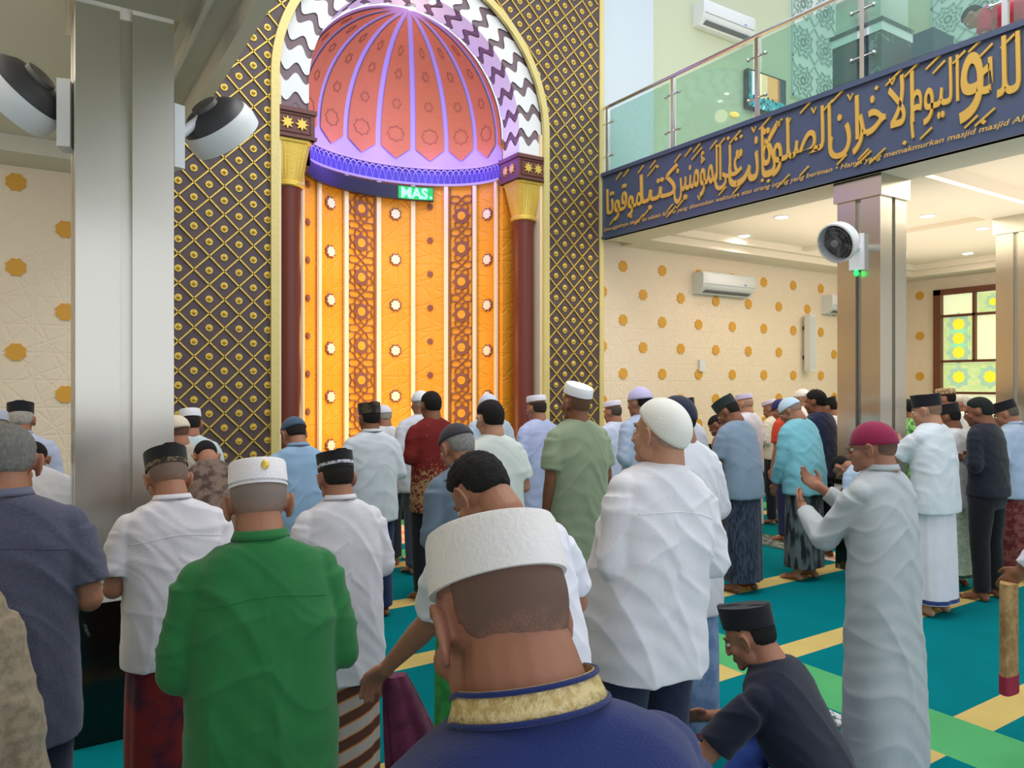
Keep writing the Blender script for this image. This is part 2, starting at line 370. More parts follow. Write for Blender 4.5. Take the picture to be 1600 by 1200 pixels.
# outer gold frame and panel edges
g = G(); A = arch_pts(RO+.075, 60); B = arch_pts(RO-.01, 60)
for i in range(len(A)-1):
    q = [A[i], A[i+1], B[i+1], B[i]]
    g.prism(q, lambda u, v, t: (u, YP-t, v), 0, .05)
g.box(XR-.01, XR+.06, YP-.02, 8.0, 0, 8.9); g.box(XL-.04, XL+.02, YP-.02, 8, 0, 8.9)
obj('gold_arch_border', g, GOLD_TRIM, MI)
# arch ring of interlocking white / mauve voussoirs, front face and intrados
NV = 17; YB = 8.2
def wav(t, s): return s*.020*math.sin(2*PI*t*1.5+.3) + s*.012*math.sin(2*PI*t*3)
def ring_fn(r, a, y):          # a in arc-length like angle; below 0 / above pi goes straight down
    if a < 0: return (CX+r, y, ZA+a*1.5)
    if a > PI: return (CX-r, y, ZA-(a-PI)*1.5)
    return (CX+r*math.cos(a), y, ZA+r*math.sin(a))
A0 = -(ZA-4.66)/1.5; A1 = PI - A0
step = (A1-A0)/(2*NV); gg = None
vss = []
for k in range(2*NV):
    e0 = step*.20 if k % 2 else 0
    gg = G(); vss.append((k, gg))
    a0 = A0+k*step - (step*.14 if k % 2 == 0 else -step*.14); a1 = A0+(k+1)*step + (step*.14 if k % 2 == 0 else -step*.14)
    if k % 2 == 0: a0 = max(a0, A0)
    n = 14; rows = []
    for i in range(n+1):
        t = i/n; r = RI+(RO-RI)*t
        w_ = .036*math.sin(2*PI*t*1.6+.6)
        lo = a0+w_ if a0 > A0+1e-3 else a0; hi = a1+w_
        rows.append([ring_fn(r, lo+(hi-lo)*j/4, YP+.03 if k % 2 == 0 else YP+.045) for j in range(5)])
    gg.grid(rows, 0, closed_u=False)
    # intrados: wavy through the depth
    rows = []
    for i in range(n+1):
        t = i/n; y = YP+.03+(YB-YP-.03)*t; w_ = .036*math.sin(-2*PI*t*1.6+.6)
        lo = a0+w_ if a0 > A0+1e-3 else a0; hi = a1+w_
        rows.append([ring_fn(RI if k % 2 == 0 else RI+.012, lo+(hi-lo)*j/4, y) for j in range(5)])
    gg.grid(rows, 0, closed_u=False)
# closing step between voussoirs: backing ring so no gaps
bk = G(); NA = 60
for k in range(NA):
    a0 = A0+(A1-A0)*k/NA; a1 = A0+(A1-A0)*(k+1)/NA
    v = [ring_fn(r, a, y) for y in (YP+.05, YB) for r in (RI+.02, RO+.02) for a in (a0, a1)]
    bk.add(v, [(0,1,3,2), (4,6,7,5), (0,4,5,1), (2,3,7,6)])
ar = obj('arch_ring', bk, MAUVE, MI); [obj('white_voussoir' if k % 2 == 0 else 'mauve_voussoir', gg, WHITE if k % 2 == 0 else MAUVE, ar) for k, gg in vss]
# jambs and back pilasters beside the niche
for s in (-1, 1):
    g = G(); a, b_ = sorted((CX+s*1.33, CX+s*1.70)); g.box(a, b_, 8.2, 8.45, 0, ZA, 0)
    a, b_ = sorted((CX+s*(RO-.04), CX+s*(RO+.01))); g.box(a, b_, YP, 8.2, 0, ZA, 1)
    obj('jamb', g, [NICHE, CREAM], MI)
# niche: half elliptic wall and half dome
NA_, NB_ = 1.33, .95; NY = 8.2; ZB = 4.66
def nw(th, z, t=0):             # th degrees, t = distance inwards
    a = math.radians(th); return (CX+(NA_-t)*math.cos(a), NY+(NB_-t)*math.sin(a), z)
def dome(th, ph, t=0):
    a = math.radians(th); p_ = math.radians(ph); r = (NA_-t)
    return (CX+r*math.cos(a)*math.cos(p_), NY+(NB_-t)*math.sin(a)*math.cos(p_), ZA+(NA_-t)*math.sin(p_))
g = G(); ths = [180*i/72 for i in range(73)]
g.grid([[nw(t, z) for t in ths] for z in (0, .7, 2, 3.3, ZB-.2)], closed_u=False)
nichew = obj('niche_wall', g, NICHE, MI, sm=True)
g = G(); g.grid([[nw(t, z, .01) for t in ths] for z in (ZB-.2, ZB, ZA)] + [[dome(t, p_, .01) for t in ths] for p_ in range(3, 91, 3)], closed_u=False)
WHD = mat('dome_violet_lit_plaster', '#b9aae2', .6)  # white plaster with the violet LED light put into its base colour
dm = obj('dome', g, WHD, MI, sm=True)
ribs = [90+21*k for k in (-4, -3, -2, -1, 0, 1, 2, 3, 4)]
# orange gores between white ribs
for k in range(-1, 10):
    a0 = 90+21*(k-5); a1 = a0+21
    if a1 < 4 or a0 > 176: continue
    n = 8; go = G(); mid = (a0+a1)/2; rows = []
    def span(mg): 
        lo, hi = max(a0+mg, 0), min(a1-mg, 180); return [lo+(hi-lo)*j/n for j in range(n+1)]
    if min(a1-1.7, 180)-max(a0+1.7, 0) < 2: continue
    rows.append([nw(mid+(t_-mid)*.04, ZB+.10, .03) for t_ in span(1.7)])
    rows.append([nw(t_, ZB+.24, .03) for t_ in span(1.7)]); rows.append([nw(t_, ZA, .03) for t_ in span(1.7)])
    for p_ in range(3, 88, 3):
        mg = min(9.5, 1.7/math.cos(math.radians(p_))**.9); rows.append([dome(t_, p_, .03) for t_ in span(mg)])
    go.grid(rows, closed_u=False); obj('orange_gore', go, DOME, dm, sm=True)
orn = G()
for k in range(0, 9):
    mid = 90+21*(k-4)-10.5
    if mid < 5 or mid > 178: continue
    def fo(u, v, t):
        z = ZB+.42+v; th = mid+math.degrees(u/1.15)
        return nw(th, z, .032+t) if z < ZA else dome(th, math.degrees(math.asin(min(.99, (z-ZA)/NA_))), .032+t)
    for q in stroke(star(8, .105, .085), .010): orn.prism(q, fo, 0, .006)
    for cv in (.38, .72, .95):
        for q in stroke(star(6, .07-.02*cv, .05-.02*cv, (0, cv)), .009): orn.prism(q, fo, 0, .006)
obj('gore_ornament', orn, mat('gore_line', '#a9683f', .6), dm)
# cornice band with interlaced arcs
CV = mat('cornice_violet', '#4d45a0', .5)
g = G(); bz0, bz1 = ZB-.21, ZB-.02
g.grid([[nw(t, z, d) for t in ths] for z, d in ((bz0-.03, .02), (bz0-.03, .06), (bz0, .06), (bz0, .035))], closed_u=False)
g.grid([[nw(t, z, d) for t in ths] for z, d in ((bz1+.03, .02), (bz1+.03, .06), (bz1, .06), (bz1, .035))], closed_u=False)
g2 = G(); g2.grid([[nw(t, z, .03) for t in ths] for z in (bz0, bz1)], closed_u=False)
na = 44
for k in range(-1, na+1):
    for sgn in (1,):
        c0 = 180*k/na; pts = []
        for j in range(9):
            u = -1+2*j/8; pts.append((c0+u*180/na*1.0, bz0+(bz1-bz0-.01)*math.sqrt(max(0, 1-abs(u)**1.6))))
        for j in range(8):
            a, b_ = pts[j], pts[j+1]
            if a[0] < 0 or b_[0] > 180: continue
            w_ = .016
            g.add([nw(a[0], a[1]-w_/2, .05), nw(b_[0], b_[1]-w_/2, .05), nw(b_[0], b_[1]+w_/2, .05), nw(a[0], a[1]+w_/2, .05)], [(0,1,2,3)])
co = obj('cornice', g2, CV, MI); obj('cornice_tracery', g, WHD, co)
# white vertical strips, panels with stars and strapwork
for a in ribs:
    n = math.degrees(.028/1.2); g = G()
    g.grid([[nw(a-n, z, .02), nw(a-n, z, .05), nw(a+n, z, .05), nw(a+n, z, .02)] for z in (.7, bz0-.03)], closed_u=False)
    obj('white_strip', g, mat('warm_white_trim', '#f0e2cf', .55), nichew)
kinds = ['B', 'C', 'A', 'B', 'C', 'B', 'A', 'C']
DK = mat('dark_strapwork', '#84504a', .55); WS = mat('white_star', '#f3e6dc', .5)
wst = G(); dk = G()
for k in range(8):
    mid = ribs[k]+10.5; rr = math.hypot(NA_*math.sin(math.radians(mid)), NB_*math.cos(math.radians(mid)))
    def fp(u, v, t): return nw(mid+math.degrees(u/rr), v, .012+t)
    kd = kinds[k]; W2 = rr*math.radians(10.5)-.05
    if kd == 'B':
        for z in np.arange(1.02, bz0-.15, .60):
            dk.prism(star(8, .09, .072, (0, z), PI/8), fp, 0, .008); wst.prism(star(8, .068, .054, (0, z), PI/8), fp, .006, .02)
    elif kd == 'A':
        for z in np.arange(1.0, bz0-.1, .45):
            dk.prism(star(8, .045, .034, (0, z)), fp, 0, .012)
    else:
        s = .44
        for z in np.arange(.95, bz0-.05, s):
            if z+.22 > bz0: continue
            dk.prism(star(8, .130, .096, (0, z), 0), fp, 0, .012); dk.prism(star(12, .058, .055, (0, z), 0), fp, .012, .018, 1)
            for q in stroke(star(8, .185, .140, (0, z), PI/8), .012): 
                if all(abs(u) < W2+.01 for u, v in q): dk.prism(q, fp, 0, .012)
            zm = z+s/2
            for sx in (-1, 1):
                hexa = [(0, zm), (sx*.05, zm+.045), (sx*W2*.85, zm+.045), (sx*W2, zm), (sx*W2*.85, zm-.045), (sx*.05, zm-.045)]
                for q in stroke(hexa, .013): dk.prism(q, fp, 0, .012)
        for sx in (-1, 1):
            dk.prism([(sx*W2-.006, .75), (sx*W2+.008, .75), (sx*W2+.008, bz0-.05), (sx*W2-.006, bz0-.05)], fp, 0, .01)
obj('strapwork', dk, [DK, NICHE], nichew); obj('inlaid_white_stars', wst, WS, nichew)
# ledge inside niche
g = G(); g.grid([[nw(t, z, d) for t in ths] for z, d in ((0, .10), (.64, .10))], 0, closed_u=False)
g.grid([[nw(t, z, d) for t in ths] for z, d in ((.64, .10), (.64, .12), (.70, .12), (.70, 0))], 1, closed_u=False)
obj('ledge', g, [BLACKM, WHITEM], MI)
# columns
for s in (-1, 1):
    x = CX+s*1.505; y = 7.98
    sh = G().lathe([(.165, .0), (.165, .3), (.14, .34), (.132, .4), (.132, 3.82), (.14, 3.86)], (x, y, 0), 28)
    c = obj('column', sh, MAROON, MI, sm='auto')
    q = G(); R4 = [(.150, 3.86), (.165, 3.87), (.165, 3.90), (.150, 3.92), (.20, 4.30), (.215, 4.31), (.215, 4.34), (.20, 4.345)]
    rows = []
    for r, z in R4:
        sq = min(1, max(0, (z-3.9)/.35)); row = []
        for j in range(32):
            a = 2*PI*j/32+PI/32; rr_ = r*((1-sq)+sq*min(1/max(abs(math.cos(a)), abs(math.sin(a))), 1.28)/1.06)
            row.append((x+rr_*math.cos(a), y+rr_*math.sin(a), z))
        rows.append(row)
    q.grid(rows); obj('capital', q, GOLD, c)
    q = G().box(x-.215, x+.215, y-.215, y+.215, 4.345, 4.64).box(x-.235, x+.235, y-.235, y+.235, 4.345, 4.375).box(x-.235, x+.235, y-.235, y+.235, 4.61, 4.655)
    o = obj('abacus', q, ABACUS, c)
    for fx in (-.075, .075):
        q = G(); q.prism(star(8, .07, .035, (x+fx, 4.49)), lambda u, v, t: (u, y-.215-t, v), 0, .015)
        obj('gold_rosette', q, GOLD, o); q = G(); q.prism(star(8, .07, .035, (y+fx, 4.49)), lambda u, v, t: (x-.215-t, u, v), 0, .015); obj('gold_rosette', q, GOLD, o)
    q = G()
    for st_ in stroke([(x-.17, 4.40), (x+.17, 4.40), (x+.17, 4.585), (x-.17, 4.585)], .01): q.prism(st_, lambda u, v, t: (u, y-.215-t, v), 0, .012)
    obj('abacus_moulding', q, MAROON, c)
# running text sign hanging under the cornice
sg = thing('led_sign', 'black running text sign with green MAS lettering curved below the dome', 'sign')
t0, t1 = 56, 180; g = G(); arc = [t0+(t1-t0)*i/90 for i in range(91)]
zs0, zs1 = bz0-.25, bz0-.07
g.grid([[nw(t, z, d) for t in arc] for z, d in ((zs0, .07), (zs0, .13), (zs1, .13), (zs1, .07), (zs0, .07))], closed_u=False)
obj('housing', g, mat('sign_black', '#1a1c3c', .35), sg)
def text_mesh(body, size, ext=.004, off=0, font=None, shear=0, res=6):
    cu = bpy.data.curves.new('t', 'FONT'); cu.body = body; cu.size = size; cu.extrude = ext; cu.offset = off; cu.resolution_u = res; cu.shear = shear
    o = bpy.data.objects.new('t', cu); COL.objects.link(o); dg = bpy.context.evaluated_depsgraph_get(); me = bpy.data.meshes.new_from_object(o.evaluated_get(dg))
    v = [tuple(x.co) for x in me.vertices]; f = [tuple(p.vertices) for p in me.polygons]
    bpy.data.objects.remove(o); bpy.data.curves.remove(cu); bpy.data.meshes.remove(me)
    return v, f
v, f = text_mesh('MAS', .19, .003, .006)
mx = max(q[0] for q in v); q = G()
def lt(p_): # left edge at theta ~79, reads towards smaller theta
    return nw(77.5-math.degrees((p_[0]*1.12)/1.3), zs0+.025+p_[1]*.98, .139+p_[2])
q.add([lt(p_) for p_ in v], f)
q.add([lt((mx+.03+a, b_, c)) for a in (0, .03) for b_ in (0, .03) for c in (0, .004)], [(0,1,3,2), (4,6,7,5), (0,4,5,1), (2,3,7,6), (1,5,7,3), (0,2,6,4)])
obj('green_letters', q, mat('green_led', '#7dffb0', .5, emit='#58ff9a', estr=2.6), sg)
g = G(); g.grid([[nw(t, z, .132) for t in [56+(79-56)*i/30 for i in range(31)]] for z in (zs0+.01, zs1-.01)], closed_u=False)
obj('green_background', g, mat('green_led_glow', '#0b7a3c', .5, emit='#0ac860', estr=.55), sg)
# spots at the apex
for i, (px_, yy) in enumerate(((3.85, 8.12), (3.99, 7.86))):
    sp_ = thing('dome_downlight', ['small white spotlight at the crown of the orange dome', 'small recessed downlight in the patterned arch soffit'][i], 'downlight', (px_, yy, ZA+RI-.04))
    obj('lamp_body', G().lathe([(.045, .05), (.05, 0), (.04, 0)], n=16), WHITE, sp_); obj('lens', G().ell((0,0,0), (.036, .036, .012), nu=12, nv=6), mat('lamp_glow', '#ffffff', .5, emit='#fff2dc', estr=14), sp_)
# violet cove light of the dome and warm wash of the niche
def point(name, loc, power, col, size=.1):
    l = bpy.data.lights.new(name, 'POINT'); l.energy = power; l.color = col; l.shadow_soft_size = size
    o = bpy.data.objects.new(name, l); COL.objects.link(o); o.location = loc; return o
for th in (20, 55, 90, 125, 160):
    point('violet_cove_led', nw(th, ZB+.1, .30), 4.2, (.22, .12, 1), .08)
point('violet_dome_glow', (CX, 8.5, 5.2), 9, (.28, .18, 1), .2)
point('warm_niche_spot', (CX+.0, 8.1, 6.0), 2, (1, .72, .4), .1)
for th, pw in ((150, 9), (120, 9), (90, 9), (55, 6)):
    for z_ in (1.3, 2.3, 3.4): point('amber_niche_led', nw(th, z_, .62), pw*.44*(1.2 if z_ < 2 else .9), (1, .68, .22), .3)
# ------------------------------------------------------------------ right gallery edge with calligraphy
XF = 6.49; FZ0, FZ1 = ZC, 4.60
NAVY = mat('slate_navy_fascia', '#41506e', .45)
bal = thing('balcony', 'slate blue gallery edge carrying raised gold calligraphy above the right aisle', 'balcony')
g = G().box(XF, XF+.062, -2.5, YP-.025, FZ0, FZ1).box(XF-.03, XF+.062, -2.5, YP-.025, FZ1-.05, FZ1).box(XF-.02, XF+.062, -2.5, YP-.025, FZ0, FZ0+.03)
obj('fascia', g, NAVY, bal)
struct('floor_upper', G().box(XF+.066, 14.07, -2.5, 7.99, 4.26, 4.34), CREAM)
FORMS = {  # isolated, final, initial, medial
 'ا': (0xFE8D, 0xFE8E, 0, 0), 'ب': (0xFE8F, 0xFE90, 0xFE91, 0xFE92), 'ت': (0xFE95, 0xFE96, 0xFE97, 0xFE98), 'ة': (0xFE93, 0xFE94, 0, 0),
 'خ': (0xFEA5, 0xFEA6, 0xFEA7, 0xFEA8), 'ر': (0xFEAD, 0xFEAE, 0, 0), 'ص': (0xFEB9, 0xFEBA, 0xFEBB, 0xFEBC), 'ع': (0xFEC9, 0xFECA, 0xFECB, 0xFECC),
 'ق': (0xFED5, 0xFED6, 0xFED7, 0xFED8), 'ك': (0xFED9, 0xFEDA, 0xFEDB, 0xFEDC), 'ل': (0xFEDD, 0xFEDE, 0xFEDF, 0xFEE0), 'م': (0xFEE1, 0xFEE2, 0xFEE3, 0xFEE4),
 'ن': (0xFEE5, 0xFEE6, 0xFEE7, 0xFEE8), 'ه': (0xFEE9, 0xFEEA, 0xFEEB, 0xFEEC), 'و': (0xFEED, 0xFEEE, 0, 0), 'ي': (0xFEF1, 0xFEF2, 0xFEF3, 0xFEF4),
 'ى': (0xFEEF, 0xFEF0, 0, 0), 'ؤ': (0xFE85, 0xFE86, 0, 0), 'لا': (0xFEFB, 0xFEFC, 0, 0)}
def shape(wd):
    t = []; i = 0
    while i < len(wd):
        if wd[i:i+2] == 'لا': t.append('لا'); i += 2
        else: t.append(wd[i]); i += 1
    out = ''
    for i, c in enumerate(t):
        pj = i > 0 and FORMS[t[i-1]][2] != 0; nj = i < len(t)-1 and FORMS[c][2] != 0
        k = (3 if nj else 1) if pj else (2 if nj else 0)
        out += chr(FORMS[c][k] or FORMS[c][1 if pj else 0])
    return out[::-1]
def ypx(px, X=XF):
    u = (px-800)/1170; return X*(math.cos(YAW)-u*math.sin(YAW))/(math.sin(YAW)+u*math.cos(YAW))
def fn_f(y, z, t): return (XF-.002-t, y, z)
GL = mat('gold_lettering', '#d0a94e', .45, .15)
cal = G(); rnd = random.Random(5)
words = [('موقوتا', 949, 1004, -.02, .50), ('كتبا', 1001, 1060, .05, .52), ('المؤمنين', 1054, 1128, -.02, .60), ('على', 1118, 1160, .05, .52), ('كانت', 1140, 1216, .0, .62),
         ('الصلوة', 1192, 1300, -.0, .62), ('ان', 1296, 1344, .0, .60), ('الاخر', 1334, 1430, -.02, .66), ('اليوم', 1424, 1500, -.02, .66), ('و', 1500, 1538, .02, .62), ('بالله', 1528, 1640, .04, .66),
         ('من', 1640, 1705, 0, .6), ('الله', 1700, 1800, 0, .66)]
for wd, pa, pb, dz, hh in words:
    v, f = text_mesh(shape(wd), 1, 0, .006, res=4)
    xs = [p[0] for p in v]; zs = [p[1] for p in v]; x0, x1, z0_, z1_ = min(xs), max(xs), min(zs), max(zs)
    ya, yb_ = ypx(pa), ypx(pb); base = FZ0+.20+dz*.3
    vv = []
    for (x, z, t) in v:
        y = ya+(yb_-ya)*(x-x0)/(x1-x0); q = base+.56*(hh/.62)*(z-z0_)/(z1_-z0_)
        vv.append((y, q))
    n = len(vv)
    par = list(range(n))
    def fd(i):
        while par[i] != i: par[i] = par[par[i]]; i = par[i]
        return i
    for q in f:
        for i in q[1:]: par[fd(i)] = fd(q[0])
    isl = {}; dep = [.016+.0012*(isl.setdefault(fd(i), len(isl)) % 6)+.0003*(words.index((wd, pa, pb, dz, hh)) % 3) for i in range(n)]
    cal.add([fn_f(a, b_, dp) for (a, b_), dp in zip(vv, dep)], f)
    # side walls from boundary edges
    ec = {}
    for q in f:
        for i in range(len(q)):
            e = (q[i], q[(i+1) % len(q)]); k = (min(e), max(e)); ec.setdefault(k, []).append(e)
    bd = [e[0] for e in ec.values() if len(e) == 1]; idx = sorted({i for e in bd for i in e}); mp = {i: j for j, i in enumerate(idx)}
    sv = [fn_f(*vv[i], dep[i]) for i in idx]+[fn_f(*vv[i], 0) for i in idx]; m_ = len(idx)
    cal.add(sv, [(mp[a], mp[b_], mp[b_]+m_, mp[a]+m_) for a, b_ in bd])
    # thuluth style tall strokes with flag heads, vowel slashes and small marks
    nn = max(2, int(abs(ya-yb_)/.12))
    for i in range(nn):
        y = ya+(yb_-ya)*(i+.5)/nn + rnd.uniform(-.02, .02); up = i % 3
        z = FZ0+(.74+rnd.uniform(-.03, .03) if up else .18+rnd.uniform(-.02, .02))
        k = rnd.choice((0, 0, 1, 2))
        if k == 0:
            cal.prism([(y-.0, z-.02), (y-.10, z+.055), (y-.105, z+.035), (y-.005, z-.035)], fn_f, 0, .018)
        elif k == 1:
            cal.prism([(y+.03, z+.03), (y+.02, z+.035), (y, z-.012), (y-.025, z+.03), (y-.032, z+.02), (y, z-.035)], fn_f, 0, .018)
        else:
            cal.prism(star(2, .022, .022, (y, z)), fn_f, 0, .018)
        if i % 2 == 0 and len(wd) > 2:
            pass
for px, zc, a in ((1020, .70, 1), (1090, .72, 1), (1150, .76, 1), (1197, .80, 1), (1262, .82, 1), (1312, .82, 1), (1398, .80, 1), (1428, .82, 1), (1462, .82, 1), (1530, .84, 1), (1000, .14, 0), (1050, .13, 0), (1225, .14, 0), (1350, .15, 0), (1372, .14, 0), (1540, .22, 0)):
    y = ypx(px); L_ = .075
    cal.prism([(y+L_, FZ0+zc-.055), (y-L_, FZ0+zc+.045), (y-L_-.004, FZ0+zc+.028), (y+L_-.004, FZ0+zc-.072)], fn_f, 0, .02)
# small latin line
line = 'Sesungguhnya shalat itu adalah fardhu yang ditentukan waktunya atas orang orang yang beriman \u2022 Hanya yang memakmurkan masjid masjid Allah ialah orang yang beriman kepada Allah'
v, f = text_mesh(line, 1, .0, .012, shear=.25, res=2)
xs = [p[0] for p in v]; x0, x1 = min(xs), max(xs); ya = 7.72; sc_ = .088
cal.add([fn_f(ya-(p[0]-x0)*sc_, FZ0+.095+p[1]*.066, .018) for p in v], f)
obj('lettering', cal, GL, bal)
# balustrade
rl = thing('balustrade', 'clear glass balustrade with steel posts and handrail on the gallery edge', 'railing')
RZ = 5.48; yps = [7.65, 6.47, 5.23, 4.04, 2.84, 1.64, .44]; PYs = [y*1.0 for y in yps]
PYs = [ypx(p_, XF+.03) for p_ in (949, 1051, 1183, 1348, 1571)]; PYs += [PYs[-1]-1.2, PYs[-1]-2.4, PYs[-1]-3.6]
for i, y in enumerate(PYs):
    po = obj('post', G().box(XF+.015, XF+.05, y-.022, y+.022, FZ1, RZ-.02), CHROME, rl)
    for z in (FZ1+.22, FZ1+.66):
        g = G(); g.tube([(XF+.03, y-.11, z-.0), (XF+.03, y+.11, z)], .011, 8)
        for s in (-1, 1): g.ell((XF+.03, y+s*.11, z), (.022, .022, .022), nu=8, nv=6)
        obj('glass_clamp', g, CHROME, po)
    if i < len(PYs)-1: obj('glass_panel', G().box(XF+.026, XF+.038, PYs[i+1]+.06, y-.06, FZ1+.03, RZ-.06), GLASS, rl)
g = G().tube([(XF+.032, PYs[0]+.05, RZ), (XF+.032, PYs[-1], RZ)], .024, 12); obj('handrail', g, CHROME, rl)
# things of the upper gallery
def ac_unit(x0, x1, z0, z1, y, label, grp=None):
    t = thing('air_conditioner', label, 'air conditioner', ((x0+x1)/2, y, z0), 0, grp); w_ = (x1-x0)/2; h_ = z1-z0; d = .22
    pr = [(0, 0), (-d*.45, 0), (-d*.92, h_*.28), (-d, h_*.5), (-d, h_*.9), (-d*.93, h_), (0, h_)]
    g = G(); rows = [[(sx*w_*k, py, pz) for py, pz in pr] for sx, k in ((-1, 1), (-1, .985), (1, .985), (1, 1))]
    rows[0] = [(-w_, py*.97, pz*.985+.002) for py, pz in pr]; rows[3] = [(w_, py*.97, pz*.985+.002) for py, pz in pr]
    g.grid(rows); obj('casing', g, mat('ac_white', '#e4e9ee', .35), t, sm='auto')
    g = G().box(-w_*.86, w_*.86, -d*.86, -d*.48, h_*.07, h_*.10, fn=lambda x, yy, z: (x, yy, z-(yy+d*.48)*.42-.012)); obj('air_louver', g, mat('ac_dark', '#6f7780', .5), t)
    g = G().box(-w_*.96, w_*.96, -d-.002, -d*.9, h_*.43, h_*.44); obj('seam', g, mat('ac_dark', '#6f7780', .5), t)
    g = G().box(w_*.55, w_*.63, -d-.003, -d*.95, h_*.5, h_*.56); obj('display', g, mat('ac_led', '#3d78c0', .4, emit='#3d78c0', estr=.3), t)
    return t
ac_unit(8.45, 9.62, 3.14, 3.46, 8.0, 'white split air conditioner on the cream relief wall under the gallery')
ac_unit(11.62, 12.8, 3.0, 3.32, 8.0, 'white air conditioner half hidden behind the near steel pillar')
ac_unit(8.46, 9.62, 7.17, 7.52, 8.0, 'white air conditioner high on the upper gallery wall')
tv = thing('television', 'flat television showing the niche, hung on the upper gallery wall', 'television', (10.05, 7.93, 6.47))
obj('screen_frame', G().box(-.47, .47, -.03, .05, -.31, .31), mat('tv_black', '#11141a', .3), tv)
def tv_mat():
    m = bpy.data.materials.new('tv_picture'); m.use_nodes = True; nt = m.node_tree; b = nt.nodes['Principled BSDF']; L = nt.links
    b.inputs['Base Color'].default_value = (.01,.01,.01,1); b.inputs['Emission Strength'].default_value = 1.0
    tc = nt.nodes.new('ShaderNodeTexCoord'); sp = nt.nodes.new('ShaderNodeSeparateXYZ'); L.new(tc.outputs['Object'], sp.inputs[0])
    n = nt.nodes.new('ShaderNodeTexNoise'); n.inputs['Scale'].default_value = 14; L.new(tc.outputs['Object'], n.inputs[0])
    def ramp(stops, src):
        r = nt.nodes.new('ShaderNodeValToRGB'); r.color_ramp.interpolation = 'CONSTANT'
        while len(r.color_ramp.elements) < len(stops): r.color_ramp.elements.new(.5)
        for e, (p_, c) in zip(r.color_ramp.elements, stops): e.position = p_; e.color = lin(c)
        L.new(src, r.inputs[0]); return r.outputs[0]
    mx_ = nt.nodes.new('ShaderNodeMapRange'); mx_.inputs[1].default_value = -.45; mx_.inputs[2].default_value = .45; L.new(sp.outputs['X'], mx_.inputs[0])
    c1 = ramp([(0, '#2c6b78'), (.07, '#cfe2e6'), (.15, '#2d4f6a'), (.25, '#ffd9a8'), (.50, '#f7b06a'), (.78, '#b86a38'), (.84, '#263c50')], mx_.outputs[0])
    c2 = ramp([(0, '#0c3a4a'), (.42, '#1fa9b8'), (.55, '#136a80'), (.62, '#cfeef0')], n.outputs[0])
    az = nt.nodes.new('ShaderNodeMath'); az.operation = 'MULTIPLY_ADD'; az.inputs[1].default_value = .25; L.new(n.outputs[0], az.inputs[0]); L.new(sp.outputs['Z'], az.inputs[2])
    lt_ = nt.nodes.new('ShaderNodeMath'); lt_.operation = 'LESS_THAN'; lt_.inputs[1].default_value = .03; L.new(az.outputs[0], lt_.inputs[0])
    mi = nt.nodes.new('ShaderNodeMix'); mi.data_type = 'RGBA'; L.new(lt_.outputs[0], mi.inputs[0]); L.new(c1, mi.inputs[6]); L.new(c2, mi.inputs[7]); L.new(mi.outputs[2], b.inputs['Emission Color']); return m
obj('picture', G().box(-.445, .445, -.036, -.03, -.28, .285), tv_mat(), tv)
sp_ = thing('wall_lamp', 'small amber lamp on the pale green upper wall beside television', 'lamp', (9.35, 7.97, 6.02)); obj('lamp_body', G().ell((0,0,0), (.10, .05, .035)), mat('amber_lamp', '#f4c56a', .5, emit='#ffc860', estr=.8), sp_)
# carved screens upstairs
def carved(name, fn, u0, u1, v0, v1, label, seed):
    o = thing(name, label, 'screen'); g = G(); g.prism([(u0, v0), (u1, v0), (u1, v1), (u0, v1)], fn, 0, .03); obj('panel', g, mat('screen_white', '#d8e6e2', .6), o)
    g = G(); nu_ = max(1, round((u1-u0)/.62)); nv_ = max(1, round((v1-v0)/.62)); su = (u1-u0)/nu_; sv = (v1-v0)/nv_
    for i in range(nu_):
        for j in range(nv_):
            c = (u0+(i+.5)*su, v0+(j+.5)*sv)
            for r, rr in ((.27, .20), (.17, .12), (.07, .05)):
                for q in stroke(star(8, r, rr, c, PI/8), .022): g.prism(q, fn, .03, .05)
            for k in range(4):
                a = PI/4+k*PI/2; e = (c[0]+.42*math.cos(a), c[1]+.42*math.sin(a)); s__ = (c[0]+.24*math.cos(a), c[1]+.24*math.sin(a))
                if u0 < e[0] < u1 and v0 < e[1] < v1:
                    for q in stroke([s__, e], .022, False): g.prism(q, fn, .03, .05)
    for q in stroke([(u0+.02, v0+.02), (u1-.02, v0+.02), (u1-.02, v1-.02), (u0+.02, v1-.02)], .04): g.prism(q, fn, .03, .05)
    obj('tracery', g, mat('screen_line', '#a5c1bd', .6), o)
carved('carved_screen', lambda u, v, t: (u, 8-t, v), 10.75, 12.6, 6.6, 9.2, 'large carved white star screen on the upper wall beside the television', 1)
carved('carved_screen', lambda u, v, t: (14.08-t, u, v), 4.3, 7.4, 6.9, 9.3, 'carved blue-white star screen on the upper side wall beyond marble pillar', 2)
